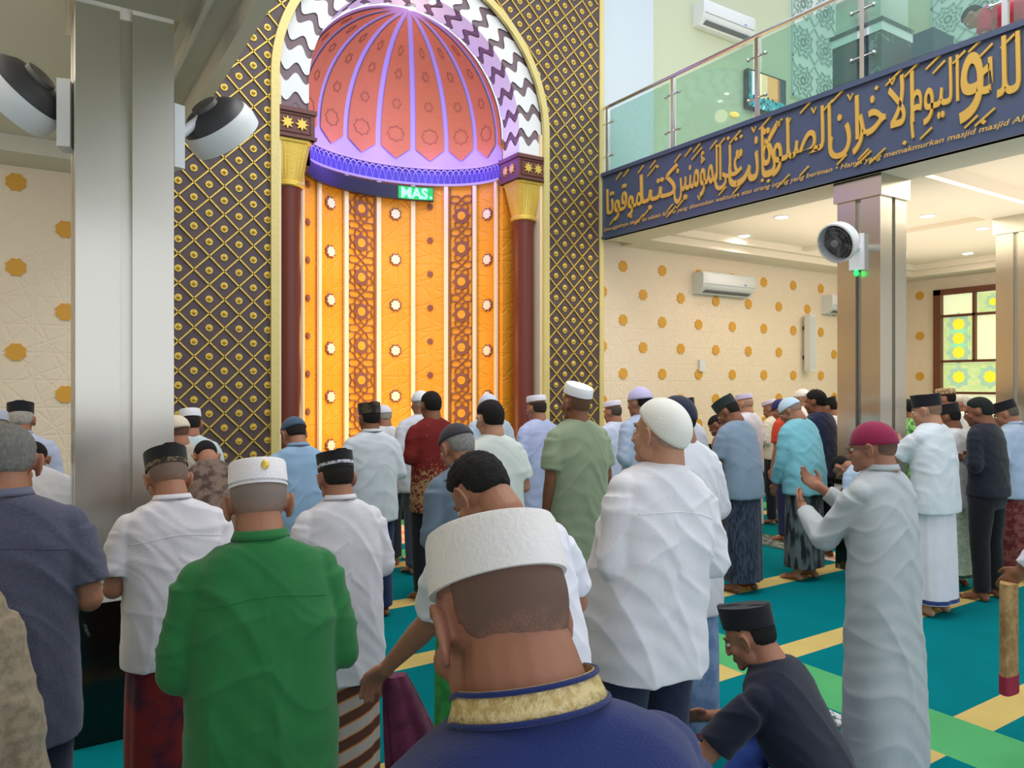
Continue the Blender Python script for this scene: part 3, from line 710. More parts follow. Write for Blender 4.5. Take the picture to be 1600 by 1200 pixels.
# ------------------------------------------------------------------ steel clad pillars
def pillar(x, y, w_, label, top=ZC, upper=False, grp='steel clad pillars'):
    t = thing('pillar', label, 'pillar', (x+w_/2, y+w_/2, 0), 0, grp); h_ = w_/2; gr = .028
    g = G()
    zb = .89
    # cross section with a groove in the middle of each face
    sec = []
    for a in range(4):
        R = Matrix.Rotation(-a*PI/2, 3, 'Z')
        for q in ((-h_, -h_), (-gr, -h_), (-gr, -h_+.045), (gr, -h_+.045), (gr, -h_)): sec.append(R.inverted() @ Vector((q[0], q[1], 0)))
    g.grid([[(q.x, q.y, z) for q in sec] for z in (zb, top-.18)]); obj('steel_cladding', g, STEEL, t)
    e = .025
    g = G().box(-h_-e, h_+e, -h_-e, h_+e, top-.2, top); obj('steel_collar', g, STEEL, t)
    e = .012
    b_ = obj('marble_base', G().box(-h_-e, h_+e, -h_-e, h_+e, 0, .70), BLACKM, t)
    obj('white_band', G().box(-h_-e-.008, h_+e+.008, -h_-e-.008, h_+e+.008, .70, .82), WHITEM, b_)
    obj('black_moulding', G().box(-h_-e-.02, h_+e+.02, -h_-e-.02, h_+e+.02, .82, .865).box(-h_-.01, h_+.01, -h_-.01, h_+.01, .865, .895, 1), [BLACKM, CHROME], b_)
    if upper:
        z = 4.34; c = .03
        obj('upper_marble', G().box(-h_-c, h_+c, -h_-c, h_+c, z, 5.02), GREYM, t)
        obj('upper_band', G().box(-h_-c-.01, h_+c+.01, -h_-c-.01, h_+c+.01, 5.02, 5.10), WHITE, t)
        obj('upper_cap', G().box(-h_-c-.02, h_+c+.02, -h_-c-.02, h_+c+.02, 5.10, 5.135), GREYM, t)
        obj('upper_shaft', G().box(-h_-.01, h_+.01, -h_-.01, h_+.01, 5.135, 9.0), mat('upper_shaft_paint', '#c8cfc6', .6), t)
    return t
pillar(.203, 4.22, .443, 'brushed steel pillar on black marble in the left foreground', 3.86)
pillar(6.59, 3.93, .435, 'steel pillar with fan standing under the calligraphy gallery edge', ZC, True)
pillar(9.74, 3.93, .435, 'steel pillar at the right picture edge beside the coloured window', ZC+.04)
# ------------------------------------------------------------------ wall fans
FW = mat('fan_white', '#dfe3e6', .4); FD = mat('fan_dark', '#3c3c3f', .5); 
def fan(base, head, aim, label, cable=False, s=1.0):
    t = thing('wall_fan', label, 'fan', base, 0, 'wall fans on the pillars')
    b = Vector(base); h_ = Vector(head)-b; z = Vector(aim).normalized(); x = z.cross(Vector((0, 0, 1))).normalized(); y = z.cross(x); R = Matrix((x, y, z)).transposed()
    g = G()
    n = (h_ - Vector((0,0,h_.z))).normalized()
    g.obox(n*.03, .13, .06, .34, Matrix((n.cross(Vector((0,0,1))), n, Vector((0,0,1)))).transposed()); obj('wall_bracket', g, FW, t)
    g = G().tube([n*.05+Vector((0,0,.02)), n*.09+Vector((0,0,.05)), h_*.6+Vector((0,0,.04)), h_-z*.09*s], [.03, .028, .026, .03], 10); obj('arm', g, FW, t, sm=True)
    g = G().lathe([(.05*s, -.15*s), (.085*s, -.14*s), (.10*s, -.06*s), (.06*s, -.04*s)], h_, 20, R=R); obj('motor', g, mat('fan_motor', '#5a5856', .45), t, sm='auto')
    g = G().lathe([(.225*s, -.02*s), (.235*s, .0), (.245*s, .05*s), (.24*s, .12*s), (.222*s, .125*s), (.215*s, .04*s), (.215*s, -.015*s)], h_, 40, R=R); 
    ring = obj('guard_ring', g, FW, t, sm='auto')
    g = G().lathe([(.085*s, -.115*s), (.15*s, -.10*s), (.205*s, -.06*s), (.228*s, -.0)], h_, 40, R=R); obj('rear_shroud', g, FD, t, sm='auto')
    g = G()
    for k in range(36):
        a = 2*PI*k/36; g.tube([h_+R@Vector((r*math.cos(a+.12*i), r*math.sin(a+.12*i), zz_)) for i, (r, zz_) in enumerate(((.04*s, .125*s), (.12*s, .13*s), (.225*s, .12*s)))], .0016*s, 4)
    for r in (.08, .14, .19): g.tube([h_+R@Vector((r*s*math.cos(2*PI*i/30), r*s*math.sin(2*PI*i/30), .128*s)) for i in range(31)], .0015*s, 4)
    g.lathe([(.045*s, .12*s), (.045*s, .14*s), (.03*s, .145*s)], h_, 16, R=R); obj('front_grille', g, mat('fan_grille', '#7b7b80', .4), t)
    g = G(); 
    for k in range(5):
        a0 = 2*PI*k/5; rows = []
        for i in range(6):
            r = (.04+.155*i/5)*s; wd_ = .32+.25*math.sin(PI*i/5)
            rows.append([h_+R@Vector((r*math.cos(a0+wd_*(j/3-.5)), r*math.sin(a0+wd_*(j/3-.5)), (.04+.03*(j/3-.5))*s)) for j in range(4)])
        g.grid(rows, closed_u=False)
    g.lathe([(.045*s, .0), (.045*s, .09*s), (.02*s, .1*s)], h_, 14, R=R); obj('blades', g, mat('fan_blade', '#55565c', .4), t, sm=True)
    if cable:
        g = G().ell((n*.06+Vector((0,0,-.20))), (.03, .02, .03), nu=10, nv=6); obj('green_led', g, mat('fan_led', '#1ed060', .4, emit='#18e060', estr=1.6), t)
        g = G().tube([n*.012+Vector((0,0,-.2)), n*.012+Vector((0,0,-1.9))], .008, 6); obj('cable', g, mat('cable_black', '#222', .5) if False else FD, t)
    return t
def P3(px, py, zf):
    x, y = P(px, zf); return (x, y, CAM_H+(598-py)*zf/1170)
fan((.203, 4.42, 3.14), P3(38, 140, 3.75), (-.62, .45, -.62), 'dark backed wall fan left of the near steel pillar', s=.86)
fan((.646, 4.42, 3.12), P3(338, 190, 4.3), (.62, .35, -.60), 'dark backed wall fan right of the near steel pillar', s=.86)
fan((6.59, 4.15, 3.02), P3(1314, 374, 6.62), (-.93, .02, -.40), 'wall fan with green light facing the nave on the gallery pillar', True, s=.74)
fan((7.025, 4.15, 3.02), (7.16, 4.18, 3.06), (.9, .1, -.45), 'wall fan hidden on the far side of the gallery pillar', s=.6)
# loudspeaker column & switch on the qibla wall
t = thing('column_speaker', 'slim white column loudspeaker on the cream relief wall', 'speaker', (11.12, 7.9, 2.0))
obj('speaker_body', G().box(-.075, .075, -.09, .03, 0, .95), mat('speaker_white', '#e2e4e8', .5), t); obj('speaker_grille', G().box(-.06, .06, -.095, -.09, .04, .91), mat('speaker_grille', '#cfd3d8', .6), t)
obj('speaker_bracket', G().box(-.03, .03, .03, .1, .2, .26).box(-.03, .03, .03, .1, .7, .76), FD, t)
t = thing('thermostat', 'small white control box on the cream wall below the air conditioner', 'control box', (8.62, 7.985, 2.06)); obj('control_casing', G().box(-.06, .06, -.03, .015, -.09, .09), mat('ac_white', '#e4e9ee', .35), t)
# downlights
DL = mat('downlight_lens', '#fff', .5, emit='#fff8ee', estr=9) if False else mat('downlight_lens', '#ffffff', .5, emit='#fff6ea', estr=10)
for x, y, lb in ((8.68, 7.22, 'recessed downlight nearest the cream wall and air conditioner'), (8.1, 6.15, 'recessed downlight between the fascia and the air conditioner'), (9.6, 5.1, 'recessed downlight just right of the gallery pillar'),
                 (11.0, 5.1, 'recessed downlight left of the edge pillar'), (12.9, 6.2, 'recessed downlight in front of the coloured window'), (9.6, 2.6, 'recessed downlight nearest the camera in the right aisle')):
    t = thing('downlight', lb, 'downlight', (x, y, 3.92), 0, 'recessed downlights under the right gallery')
    obj('trim_ring', G().lathe([(.10, 0), (.10, -.012), (.075, -.014), (.07, 0)], n=24), WHITE, t); obj('lens', G().lathe([(.07, -.006), (.01, -.006)], n=20), DL, t)
# ------------------------------------------------------------------ rugs and small things on the floor
def rug(x, y, w_, l_, rz, cols, label):
    t = thing('prayer_rug', label, 'rug', (x, y, 0), rz)
    o = obj('rug_pile', G().box(-w_/2, w_/2, -l_/2, l_/2, 0, .008), mat('rug_'+cols[0], cols[0], .95, bump=.4, bscale=200), t)
    g = G().box(-w_/2+.06, w_/2-.06, -l_/2+.08, l_/2-.08, .008, .010); obj('inner_field', g, mat('rug_'+cols[1], cols[1], .95, col2=cols[2], vscale=22), t)
    g = G()
    for i in range(20):
        for s in (-1, 1): x_ = -w_/2+(i+.5)*w_/20; g.box(x_-.004, x_+.004, min(s*l_/2, s*(l_/2+.04)), max(s*l_/2, s*(l_/2+.04)), 0, .004)
    obj('fringe', g, mat('rug_fringe', '#e6dccb', .9), t); return t
x, y = P(612, 8.9); rug(x, y, .7, 1.15, .05, ('#e8c9b4', '#d98f6c', '#efd9c4'), 'pink and cream prayer rug spread in front of the niche')
x, y = P(1330, 7.6); rug(x+.1, y-.3, .6, 1.1, .1, ('#e6ddd2', '#b5664a', '#d9b49c'), 'white edged rust prayer rug beyond the man in grey gown')
x, y = P(1215, 8.4); rug(x, y, .55, 1.0, 0, ('#2d5a52', '#39484a', '#8a8f80'), 'dark grey green prayer rug between the men by right wall')
t = thing('lectern_box', 'low orange wooden box lectern on the niche floor', 'box', (3.0, 8.45, 0), .1)
obj('box_body', G().box(-.28, .28, -.18, .18, 0, .30), mat('orange_wood', '#c2562a', .4, var=.25, vscale=8), t); obj('sloped_lid', G().box(-.30, .30, -.20, .20, .30, .33, fn=lambda x, y, z: (x, y, z+(y+.2)*.22)), mat('orange_wood', '#c2562a', .4), t)
obj('box_moulding', G().box(-.29, .29, -.19, .19, 0, .04), mat('dark_wood_edge', '#7a3018', .4), t)
def flat_bit(px, y_, zf, cols, label, name, cat):
    x, y = P(px, zf); t = thing(name, label, cat, (x, y, 0), .6)
    g = G(); rr = random.Random(int(px))
    rows = [[((.07+.02*rr.random())*k*math.cos(2*PI*j/14)*1.3, (.07+.02*rr.random())*k*math.sin(2*PI*j/14)*.8, z+.006*rr.random()) for j in range(14)] for k, z in ((1, 0), (1, .012), (.7, .022), (.1, .026))]
    g.grid(rows); obj('folded_cloth', g, mat('bit_'+cols[0], cols[0], .8, col2=cols[1], vscale=30), t, sm=True); return t
flat_bit(640, 915, 7.68, ('#d9d2cc', '#9c3b3f'), 'small patterned cloth on the carpet by the maroon shirted man', 'handkerchief', 'handkerchief')
flat_bit(1298, 1153, 3.95, ('#c9cdd0', '#2d3b45'), 'crumpled patterned cloth on carpet behind the seated man', 'handkerchief', 'handkerchief')
# ------------------------------------------------------------------ people: builder
def cloth(name, col, rough=.85, col2=None, vscale=12, stretch=(1,1,1), bs=300):
    return mat(name, col, rough, bump=.25, bscale=bs, spec=.25, sheen=.15, col2=col2, vscale=vscale, stretch=stretch, var=0 if col2 else .06)
def skin_mat(tone):
    m = mat('skin_'+tone, tone, .55, bump=.12, bscale=180, spec=.35, var=.14, vscale=14)
    b = m.node_tree.nodes['Principled BSDF']; b.inputs['Subsurface Weight'].default_value = .08; b.inputs['Subsurface Radius'].default_value = (.02, .008, .004); b.inputs['Subsurface Scale'].default_value = .5
    return m
def buzz_mat(hc, sk):          # cropped hair: density fades into the skin at the hairline
    nm = 'buzz_'+hc+sk
    if nm in _M: return _M[nm]
    m = mat(nm, hc, .7, spec=.3); nt = m.node_tree; b = nt.nodes['Principled BSDF']; L = nt.links
    a = nt.nodes.new('ShaderNodeAttribute'); a.attribute_name = 'hair_amount'
    tc = nt.nodes.new('ShaderNodeTexCoord'); n = nt.nodes.new('ShaderNodeTexNoise'); n.inputs['Scale'].default_value = 420; n.inputs['Detail'].default_value = 2; L.new(tc.outputs['Object'], n.inputs[0])
    ad = nt.nodes.new('ShaderNodeMath'); ad.operation = 'MULTIPLY_ADD'; ad.inputs[1].default_value = .9; L.new(n.outputs[0], ad.inputs[0]); L.new(a.outputs['Fac'], ad.inputs[2])
    r = nt.nodes.new('ShaderNodeMapRange'); r.inputs[1].default_value = .38; r.inputs[2].default_value = 1.2; r.inputs[3].default_value = 0; r.inputs[4].default_value = .85; L.new(ad.outputs[0], r.inputs[0])
    mx = nt.nodes.new('ShaderNodeMix'); mx.data_type = 'RGBA'; L.new(r.outputs[0], mx.inputs[0]); mx.inputs[6].default_value = lin(sk); mx.inputs[7].default_value = lin(hc); L.new(mx.outputs[2], b.inputs['Base Color'])
    bp = nt.nodes.new('ShaderNodeBump'); bp.inputs['Strength'].default_value = .2; bp.inputs['Distance'].default_value = .002; L.new(n.outputs[0], bp.inputs['Height']); L.new(bp.outputs[0], b.inputs['Normal'])
    return m
def blob(g, voxel, it=3, fac=.5):
    me = mesh_of('b', g); o = bpy.data.objects.new('b', me); COL.objects.link(o)
    r = o.modifiers.new('r', 'REMESH'); r.mode = 'VOXEL'; r.voxel_size = voxel
    if it: s_ = o.modifiers.new('s', 'SMOOTH'); s_.factor = fac; s_.iterations = it
    dg = bpy.context.evaluated_depsgraph_get(); out = bpy.data.meshes.new_from_object(o.evaluated_get(dg))
    bpy.data.objects.remove(o); bpy.data.meshes.remove(me); return out
def co_of(me):
    a = np.empty(len(me.vertices)*3, np.float32); me.vertices.foreach_get('co', a); return a.reshape(-1, 3).astype(float)
def no_of(me):
    a = np.empty(len(me.vertices)*3, np.float32); me.vertex_normals.foreach_get('vector', a); return a.reshape(-1, 3).astype(float)
def set_co(me, a): me.vertices.foreach_set('co', a.astype(np.float32).ravel()); me.update()
def sst(x, a, b): t = np.clip((x-a)/(b-a), 0, 1); return t*t*(3-2*t)
def wrinkle(me, seed, amp, fine=1.0, robe=False):
    c = co_of(me); n = no_of(me); rs = np.random.RandomState(seed); ph = rs.rand(12)*6.28
    x, y, z = c.T
    wx = x + .05*np.sin(7*z+ph[0]) + .03*np.sin(13*y+ph[1]); wz = z + .06*np.sin(9*x+ph[2]) + .03*np.sin(17*x+ph[3])
    r = lambda s: 1-np.abs(np.sin(s))              # ridge
    v = r(17*wx + 2.2*wz + ph[4])**2 * sst(-z, -1.28, -.95)
    v += .8*r(23*(wx*.55*np.sign(x)+.8*wz)+ph[5])**3 * np.exp(-((z-1.12)/.18)**2)
    v += .7*r(19*(wz-.35*np.abs(wx))+ph[6])**3 * np.exp(-((z-1.24)/.10)**2)*sst(np.abs(x), .04, .13)
    v += .6*r(31*wz+4*y+ph[7])**2 * sst(np.abs(x), .19, .24)
    v += .45*r(13*(wx+wz)+ph[8]+np.sin(9*y+5*z))**3
    if robe: v += .9*r(11*wx+1.0*wz+ph[9])**2*sst(-z, -.9, -.3)
    v += .25*np.sin(41*wx+33*wz+ph[10])*np.sin(29*wz+ph[11])*fine
    set_co(me, c + n*(amp*(v-.5))[:, None])
def bend_fn(lean, side=0, pz=.92, twist=0):
    def f(p):
        x, y, z = p; t = min(1, max(0, (z-.82)/.42)); t = t*t*(3-2*t)
        a = -lean*t; py = y; dz = z-pz
        if z < pz-.1: return Vector((x, y, z))
        ca, sa = math.cos(a), math.sin(a)
        y2 = py*ca - dz*sa; z2 = pz + py*sa + dz*ca
        b = side*t; dx = x; dz2 = z2-pz
        x3 = dx*math.cos(b)+dz2*math.sin(b); z3 = pz - dx*math.sin(b)+dz2*math.cos(b)
        ct, st_ = math.cos(twist*t), math.sin(twist*t)
        return Vector((x3*ct-y2*st_, x3*st_+y2*ct, z3))
    return f
def sup(rx, ry, a, p=2.4):
    c, s = math.cos(a), math.sin(a)
    return (rx*abs(c)**(2/p)*(1 if c >= 0 else -1), ry*abs(s)**(2/p)*(1 if s >= 0 else -1))
HANG = ((.040, -.015, -.265), (.012, .045, -.235)); FOLD = ((.050, -.03, -.240), (-.18, .155, .03)); LOW = ((.045, -.01, -.25), (-.17, .14, -.10)); RAISE = ((.06, .10, -.22), (-.06, .15, .17)); BACK = ((.06, -.10, -.24), (-.16, -.05, -.13))
FOLDH = ((.048, -.02, -.215), (-.19, .16, .09))
ARMS = dict(hang=HANG, fold=FOLD, low=LOW, up=RAISE, back=BACK, foldh=FOLDH)
SK = {'d': '#85583f', 'm': '#a5745c', 'l': '#bb8c72'}
def hand(g, W, d, nrm, side, curl=.5, s=1.0, n=8):
    d = Vector(d).normalized(); nrm = (Vector(nrm) - d*Vector(nrm).dot(d)).normalized(); b = d.cross(nrm).normalized()*side
    R = Matrix((b, nrm, d)).transposed()
    g.ell(W+d*.05*s, (.038*s, .014*s, .05*s), R, 14, 8); g.cap(W-d*.01, W+d*.03*s, .024*s, .025*s, n)
    for i, L_ in enumerate((.066, .074, .069, .054)):
        o_ = (i-1.5)*.0195*s; p = W+d*(.088-.004*abs(i-1.3))*s + b*o_; a = .12+curl*.25+.06*i; dd = d; r = .0088*s
        for k, fr in enumerate((.45, .32, .27)):
            q = Vector(d)*math.cos(a)+nrm*math.sin(a); e = p+q*L_*fr*s; g.cap(p, e, r, r*.93, n); p = e; r *= .93; a += curl*(.75+.1*i)
    p = W+d*.028*s - b*.028*s; q = (d*.75 - b*.62 + nrm*.25).normalized(); e = p+q*.036*s; g.cap(p, e, .0115*s, .0100*s, n)
    q = (d*.95 - b*.22+nrm*(.25+.3*curl)).normalized(); g.cap(e, e+q*.03*s, .0100*s, .0085*s, n)
def person(label, px, ytop, zf, face=0, lean=.05, side=0, head=(.15, 0, 0), W=1.0, D=1.0, arms=('fold', 'fold'), skin='m', hair=None, cap=None, shirt=None, lower=None,
           robe=None, collar=None, seat=None, group=None, voxel=None, seed=0, hands=True, xy=None, H=None, zb=0, glasses=False, extra=None, tw=0, ztop=None, nk=1.0):
    seed = seed or abs(int(px*7+ytop))
    vx = voxel or min(.0125, max(.0048, .0022+zf*.0013))
    far = zf > 6.2
    bf = bend_fn(lean, side, twist=tw)
    pit, yaw, rol = head
    # head frame
    Rl = Matrix.Rotation(-lean, 3, 'X'); Rh = Matrix.Rotation(tw, 3, 'Z') @ Matrix.Rotation(side, 3, 'Y') @ Rl @ Matrix.Rotation(yaw, 3, 'Z') @ Matrix.Rotation(-(pit), 3, 'X') @ Matrix.Rotation(rol, 3, 'Y')
    nb = bf((0, -.012, 1.44)); hc = nb + Rh @ Vector((0, .026, .080))
    def hp(x, y, z): return hc + Rh @ Vector((x, y, z))
    RI3 = Rh
    zmove = 0; legz = 0
    if seat: zmove = seat
    topz = hp(0, -.01, .118 if not cap else (.155 if cap[0] == 'peci' else .132)).z + zmove
    zt = ztop or (CAM_H - (ytop-598)*zf/1170); s = (H or zt/topz)
    if seat: pass
    t = thing('person', label, 'person', group=group)
    U = Vector((0, 0, zmove))
    skm = skin_mat(SK[skin] if skin in SK else skin)
    # ---------------- body
    g = G(); n = 10 if far else 16
    g.ell(hp(0, -.012, .026), (.0765, .096, .090), RI3, 20, 14); g.ell(hp(0, .030, -.028), (.060, .060, .072), RI3, 16, 12); g.ell(hp(0, .036, -.068), (.044, .046, .034), RI3, 14, 8)
    g.ell(hp(0, .078, -.088), (.020, .018, .018), RI3, 10, 8)
    for sx in (-1, 1):
        g.ell(hp(sx*.040, .056, -.022), (.025, .026, .024), RI3, 10, 8)
        g.ell(hp(sx*.052, .012, -.058), (.016, .030, .030), RI3, 10, 8)
        g.cap(hp(sx*.036, .078, .026), hp(sx*.008, .089, .022), .010, .010, 8)
        g.ell(hp(sx*.011, .103, -.031), (.0085, .011, .008), RI3, 8, 6)
        # ear: concave plate with a curled rim
        Re = RI3 @ Matrix.Rotation(sx*.42, 3, 'Z') @ Matrix.Rotation(.12, 3, 'X')
        ec = hp(sx*.0805, -.006, -.004)
        g.ell(ec, (.0055 if not far else .008, .017, .030), Re, 12, 8)
        if not far:
            pts = [ec + Re @ Vector((sx*.006, .019*math.cos(a), .032*math.sin(a))) for a in [math.radians(q) for q in range(-110, 131, 20)]][::-1]
            pts = [ec + Re @ Vector((sx*(.006+.003*math.sin(math.radians(q))), -.019*math.cos(math.radians(q)), .032*math.sin(math.radians(q)))) for q in range(-95, 151, 20)]
            g.tube(pts, [.0055]*len(pts), 8); g.ell(ec+Re@Vector((sx*.002, .004, -.030)), (.006, .008, .009), Re, 8, 6)
            g.ell(ec+Re@Vector((sx*.003, .012, -.004)), (.006, .005, .009), Re, 8, 6)
    g.tube([hp(0, .090, .020), hp(0, .104, -.010), hp(0, .108, -.026)], [.0085, .0095, .012], 8); g.ell(hp(0, .106, -.027), (.012, .011, .010), RI3, 10, 8)
    g.cap(hp(-.017, .088, -.053), hp(.017, .088, -.053), .0075, .0075, 8); g.ell(hp(0, .092, -.061), (.020, .010, .007), RI3, 10, 6)
    # neck
    g.tube([hp(0, -.028, .0), hp(0, -.030, -.045), bf((0, -.022, 1.435)), bf((0, -.02, 1.37))], [.050*nk, .0585*nk, .062*nk, .075], 18)
    g.ell(hp(0, -.048, -.035), (.052*nk, .040*nk, .045), RI3, 14, 10)
    # torso core
    rows = []
    for z, rx, ry in ((.80, .13, .09), (.90, .155, .10), (1.05, .135, .09), (1.20, .155, .095), (1.30, .150, .085), (1.35, .115, .070), (1.39, .06, .055)):
        rows.append([bf((W*q[0], q[1]*D, z)) for q in [sup(rx, ry, 2*PI*j/24) for j in range(24)]])
    g.grid(rows)
    sh = []
    for k, sx in enumerate((-1, 1)):
        S = bf((sx*(.158*W+.004), -.008, 1.335)); am = arms[k]; e_, w_ = ARMS[am] if isinstance(am, str) else am
        rot = Matrix.Rotation(-lean*.0, 3, 'X')
        wx = (W-1)*.10
        E = S + Vector((sx*(e_[0]+wx*.5), e_[1], e_[2])); Wr = E + Vector((sx*(w_[0]-wx*.6), w_[1], w_[2]))
        sh.append((S, E, Wr, sx))
        S_in = S+Vector((0, 0, -.022)); g.tube([S_in, S.lerp(E, .5), E], [.038, .044, .038], n); g.ell(E, (.039,)*3, nu=12, nv=8); g.ell(S_in, (.038,)*3, nu=12, nv=8)
        g.tube([E, E.lerp(Wr, .35), E.lerp(Wr, .7), Wr], [.038, .038, .030, .024], n)
        if hands:
            d = (Wr-E).normalized(); nm = Vector((-sx, 0, 0)) if abs(d.z) > .75 else Vector((0, -1, -.2) if d.z < .4 else (0, -1, 0))
            if am in ('fold', 'foldh', 'low'): nm = Vector((0, -1, 0)); d = (d+Vector((-sx*.4, .0, 0))).normalized()
            cr = .35 if am in ('fold', 'foldh', 'low') else .5
            if isinstance(am, tuple) and len(am) > 2: pass
            hs = -1 if (Vector((-sx,0,0))-nm).length < 1e-3 else 1
            # thumb lies towards the body's front for hanging hands, upwards for folded ones
            b0 = d.cross((nm-d*nm.dot(d)).normalized())
            want = Vector((0, 1, 0)) if abs(d.z) > .75 else Vector((0, 0, 1))
            sd = 1 if (-b0).dot(want) > 0 else -1
            hand(g, Wr, d, nm, sd, cr, 1.0, 8 if far else 10)
    # legs
    lg = []
    for sx in (-1, 1):
        if seat:
            hipv = Vector((sx*.09, 0, .88)); kn = Vector((sx*.34, .30, .86+.10)); an = Vector((-sx*.02, .36, .86-.02))
            ft = Vector((-sx*.14, .38, .85))
        else:
            hipv = Vector((sx*.09, 0, .86)); kn = Vector((sx*.10, .01, .46)); an = Vector((sx*.105, -.015, .075)); ft = Vector((sx*.13, .14, .025))
        g.tube([hipv, hipv.lerp(kn, .5), kn], [.085, .072, .052], 14); g.ell(kn, (.052,)*3, nu=12, nv=8); g.ell(hipv, (.085,)*3, nu=12, nv=8)
        g.tube([kn, kn.lerp(an, .35), an], [.050, .052, .034], 14)
        if not seat:
            g.ell(an+Vector((0, -.018, -.045)), (.031, .036, .030), nu=12, nv=8); g.tube([an+Vector((0, .0, -.02)), an+Vector((sx*.008, .07, -.042)), an+Vector((sx*.016, .14, -.058))], [.034, .034, .026], 14, sc2=.8)
            for i in range(5): a = an+Vector((sx*(-.022+.0145*i+.016), .150-.007*i*(1 if i else 0), -.062)); r = .0125 if i == 0 else .0092; g.cap(a, a+Vector((sx*.002, .032-.004*i, -.001)), r, r*.9, 8)
        else:
            d_ = (ft-an).normalized(); g.tube([an-d_*.03, ft, ft+d_*.06], [.036, .034, .022], 12); 
            for i in range(5): a = ft+d_*.07+Vector((0, (i-2)*.013, 0)); g.cap(a-d_*.02, a+d_*.018, .010, .009, 8)
        lg.append((hipv, kn, an))
    for i, v in enumerate(g.v): g.v[i] = (v[0], v[1], v[2]+zmove)
    me = blob(g, vx, 2 if not far else 1, .5); body = obj('body', me, skm, t, sm=True)
    U3 = Matrix.Translation((0, 0, zmove))
    def sput(gx):
        for i, v in enumerate(gx.v): gx.v[i] = (v[0], v[1], v[2]+zmove)
        return gx
    # eyes and brows
    if zf < 9:
        e = G()
        for sx in (-1, 1): e.ell(hp(sx*.031, .0795, .004), (.0115, .0105, .0085), RI3, 10, 8)
        obj('eyes', sput(e), mat('eye_white', '#d9d2ca', .3), body, sm=True)
        e = G()
        for sx in (-1, 1): e.ell(hp(sx*.031, .0885, .004), (.0052, .0030, .0055), RI3, 8, 6)
        obj('irises', sput(e), mat('eye_brown', '#23140e', .25), body, sm=True)
        e = G()
        for sx in (-1, 1): e.tube([hp(sx*.048, .074, .024), hp(sx*.032, .088, .031), hp(sx*.014, .094, .025)], [.0025, .0048, .003], 6, sc2=.6)
        obj('eyebrows', sput(e), mat('hair_black', '#1b1918', .8), body, sm=True)
    # ---------------- hair
    if hair:
        style, hcol, T = hair
        hm = mat('hair_'+hcol.lstrip('#')+('s' if style == 'buzz' else ''), hcol, .8, bump=.9 if style != 'buzz' else .3, bscale=220, var=.35, vscale=90, spec=.3, stretch=(1, 1, .5))
        nu, nv = (96, 70) if zf < 3 else (36, 24); rows = []; dens = []
        if style == 'buzz': hm = buzz_mat(hcol, SK.get(skin, skin))
        for i in range(nv+1):
            tt = -PI/2+PI*i/nv; row = []
            for j in range(nu):
                a = 2*PI*j/nu; x, y, z = math.cos(tt)*math.cos(a), math.cos(tt)*math.sin(a), math.sin(tt)
                X, Y, Z = x*.0765, y*.096-.012, z*.090+.026
                # hairline: low at the nape, above the ears, forehead high
                if style == 'fringe': fl = .05
                else: fl = .062
                yy = Y
                hl = -.062 if yy < -.055 else (-.062+( -.062*0+ .075)*min(1, (yy+.055)/.06) if yy < .005 else .013+(fl-.013)*min(1, (yy-.005)/.055))
                if abs(X) > .06 and -.03 < yy < .02: hl = max(hl, .020)
                k = min(1, max(0, (Z-hl)/.035)); k = k*k*(3-2*k)
                nz = noise.noise(Vector((X, Y, Z))*(60 if style == 'messy' else 30))*(.4 if style == 'messy' else .15)
                if cap: k *= 1-min(1, max(0, (Z-(cap[3].get('z', .034) if len(cap) > 3 and cap[0] != 'kufi' else (cap[3].get('cut', .022) if len(cap) > 3 else .022))-.012)/.02))*.98
                dens.append(min(1, max(0, (Z-hl+.004)/.075+.3*noise.noise(Vector((X, Y, Z))*55))))
                top = .55+.45*min(1, max(0, (Z-.03)/.07))
                # the skull below its equator bulges: keep shell outside neck
                r = 1+(-.006+(T*top*(1+nz)+.006)*k)/.085
                back = .012*max(0, -Z-.0)/.06 if yy < -.02 else 0
                row.append(hp(X*r, (Y+.012)*r-.012-back*(1 if k > 0 else 0), (Z-.026)*r+.026))
            rows.append(row)
        hg = G().grid(rows, 0, True, False); ho = obj('hair', sput(hg), hm, body, sm=True)
        if style == 'buzz':
            at = ho.data.attributes.new('hair_amount', 'FLOAT', 'POINT'); at.data.foreach_set('value', dens)
        if style == 'messy':
            rr = random.Random(seed); hg = G()
            for i in range(90):
                a = rr.uniform(0, 6.28); tt = rr.uniform(.55, 1.5); p0 = Vector((math.cos(tt)*math.cos(a)*.078, math.cos(tt)*math.sin(a)*.098-.012, math.sin(tt)*.096+.026))
                d_ = Vector((rr.uniform(-.6, .6), rr.uniform(-.3, .9), 1)).normalized(); L_ = rr.uniform(.012, .03)
                hg.tube([hp(*p0), hp(*(p0+d_*L_*.6)), hp(*(p0+d_*L_+Vector((0, .006, -.003))))], [.0022, .0016, .0004], 4)
            obj('hair_tufts', sput(hg), hm, body)
    # ---------------- cap
    if cap:
        kind, ccol = cap[0], cap[1]; cm = cap[2] if len(cap) > 2 and not isinstance(cap[2], dict) else cloth('cap_'+ccol.lstrip('#'), ccol, .8, bs=160); o = cap[3] if len(cap) > 3 else {}
        tilt = o.get('tilt', .0); yaw_c = o.get('yaw', 0); hgt = o.get('h', .088 if kind == 'peci' else .068); z0 = max(o.get('z', .034), .125-hgt)
        Rt = Matrix.Rotation(-tilt, 3, 'X') @ Matrix.Rotation(yaw_c, 3, 'Z'); nn = 48 if zf < 4 else 24
        def cp(x, y, z): v = Rt @ Vector((x, y+.012, z-.034)); return hp(v.x, v.y-.012, v.z+.034)
        cg = G()
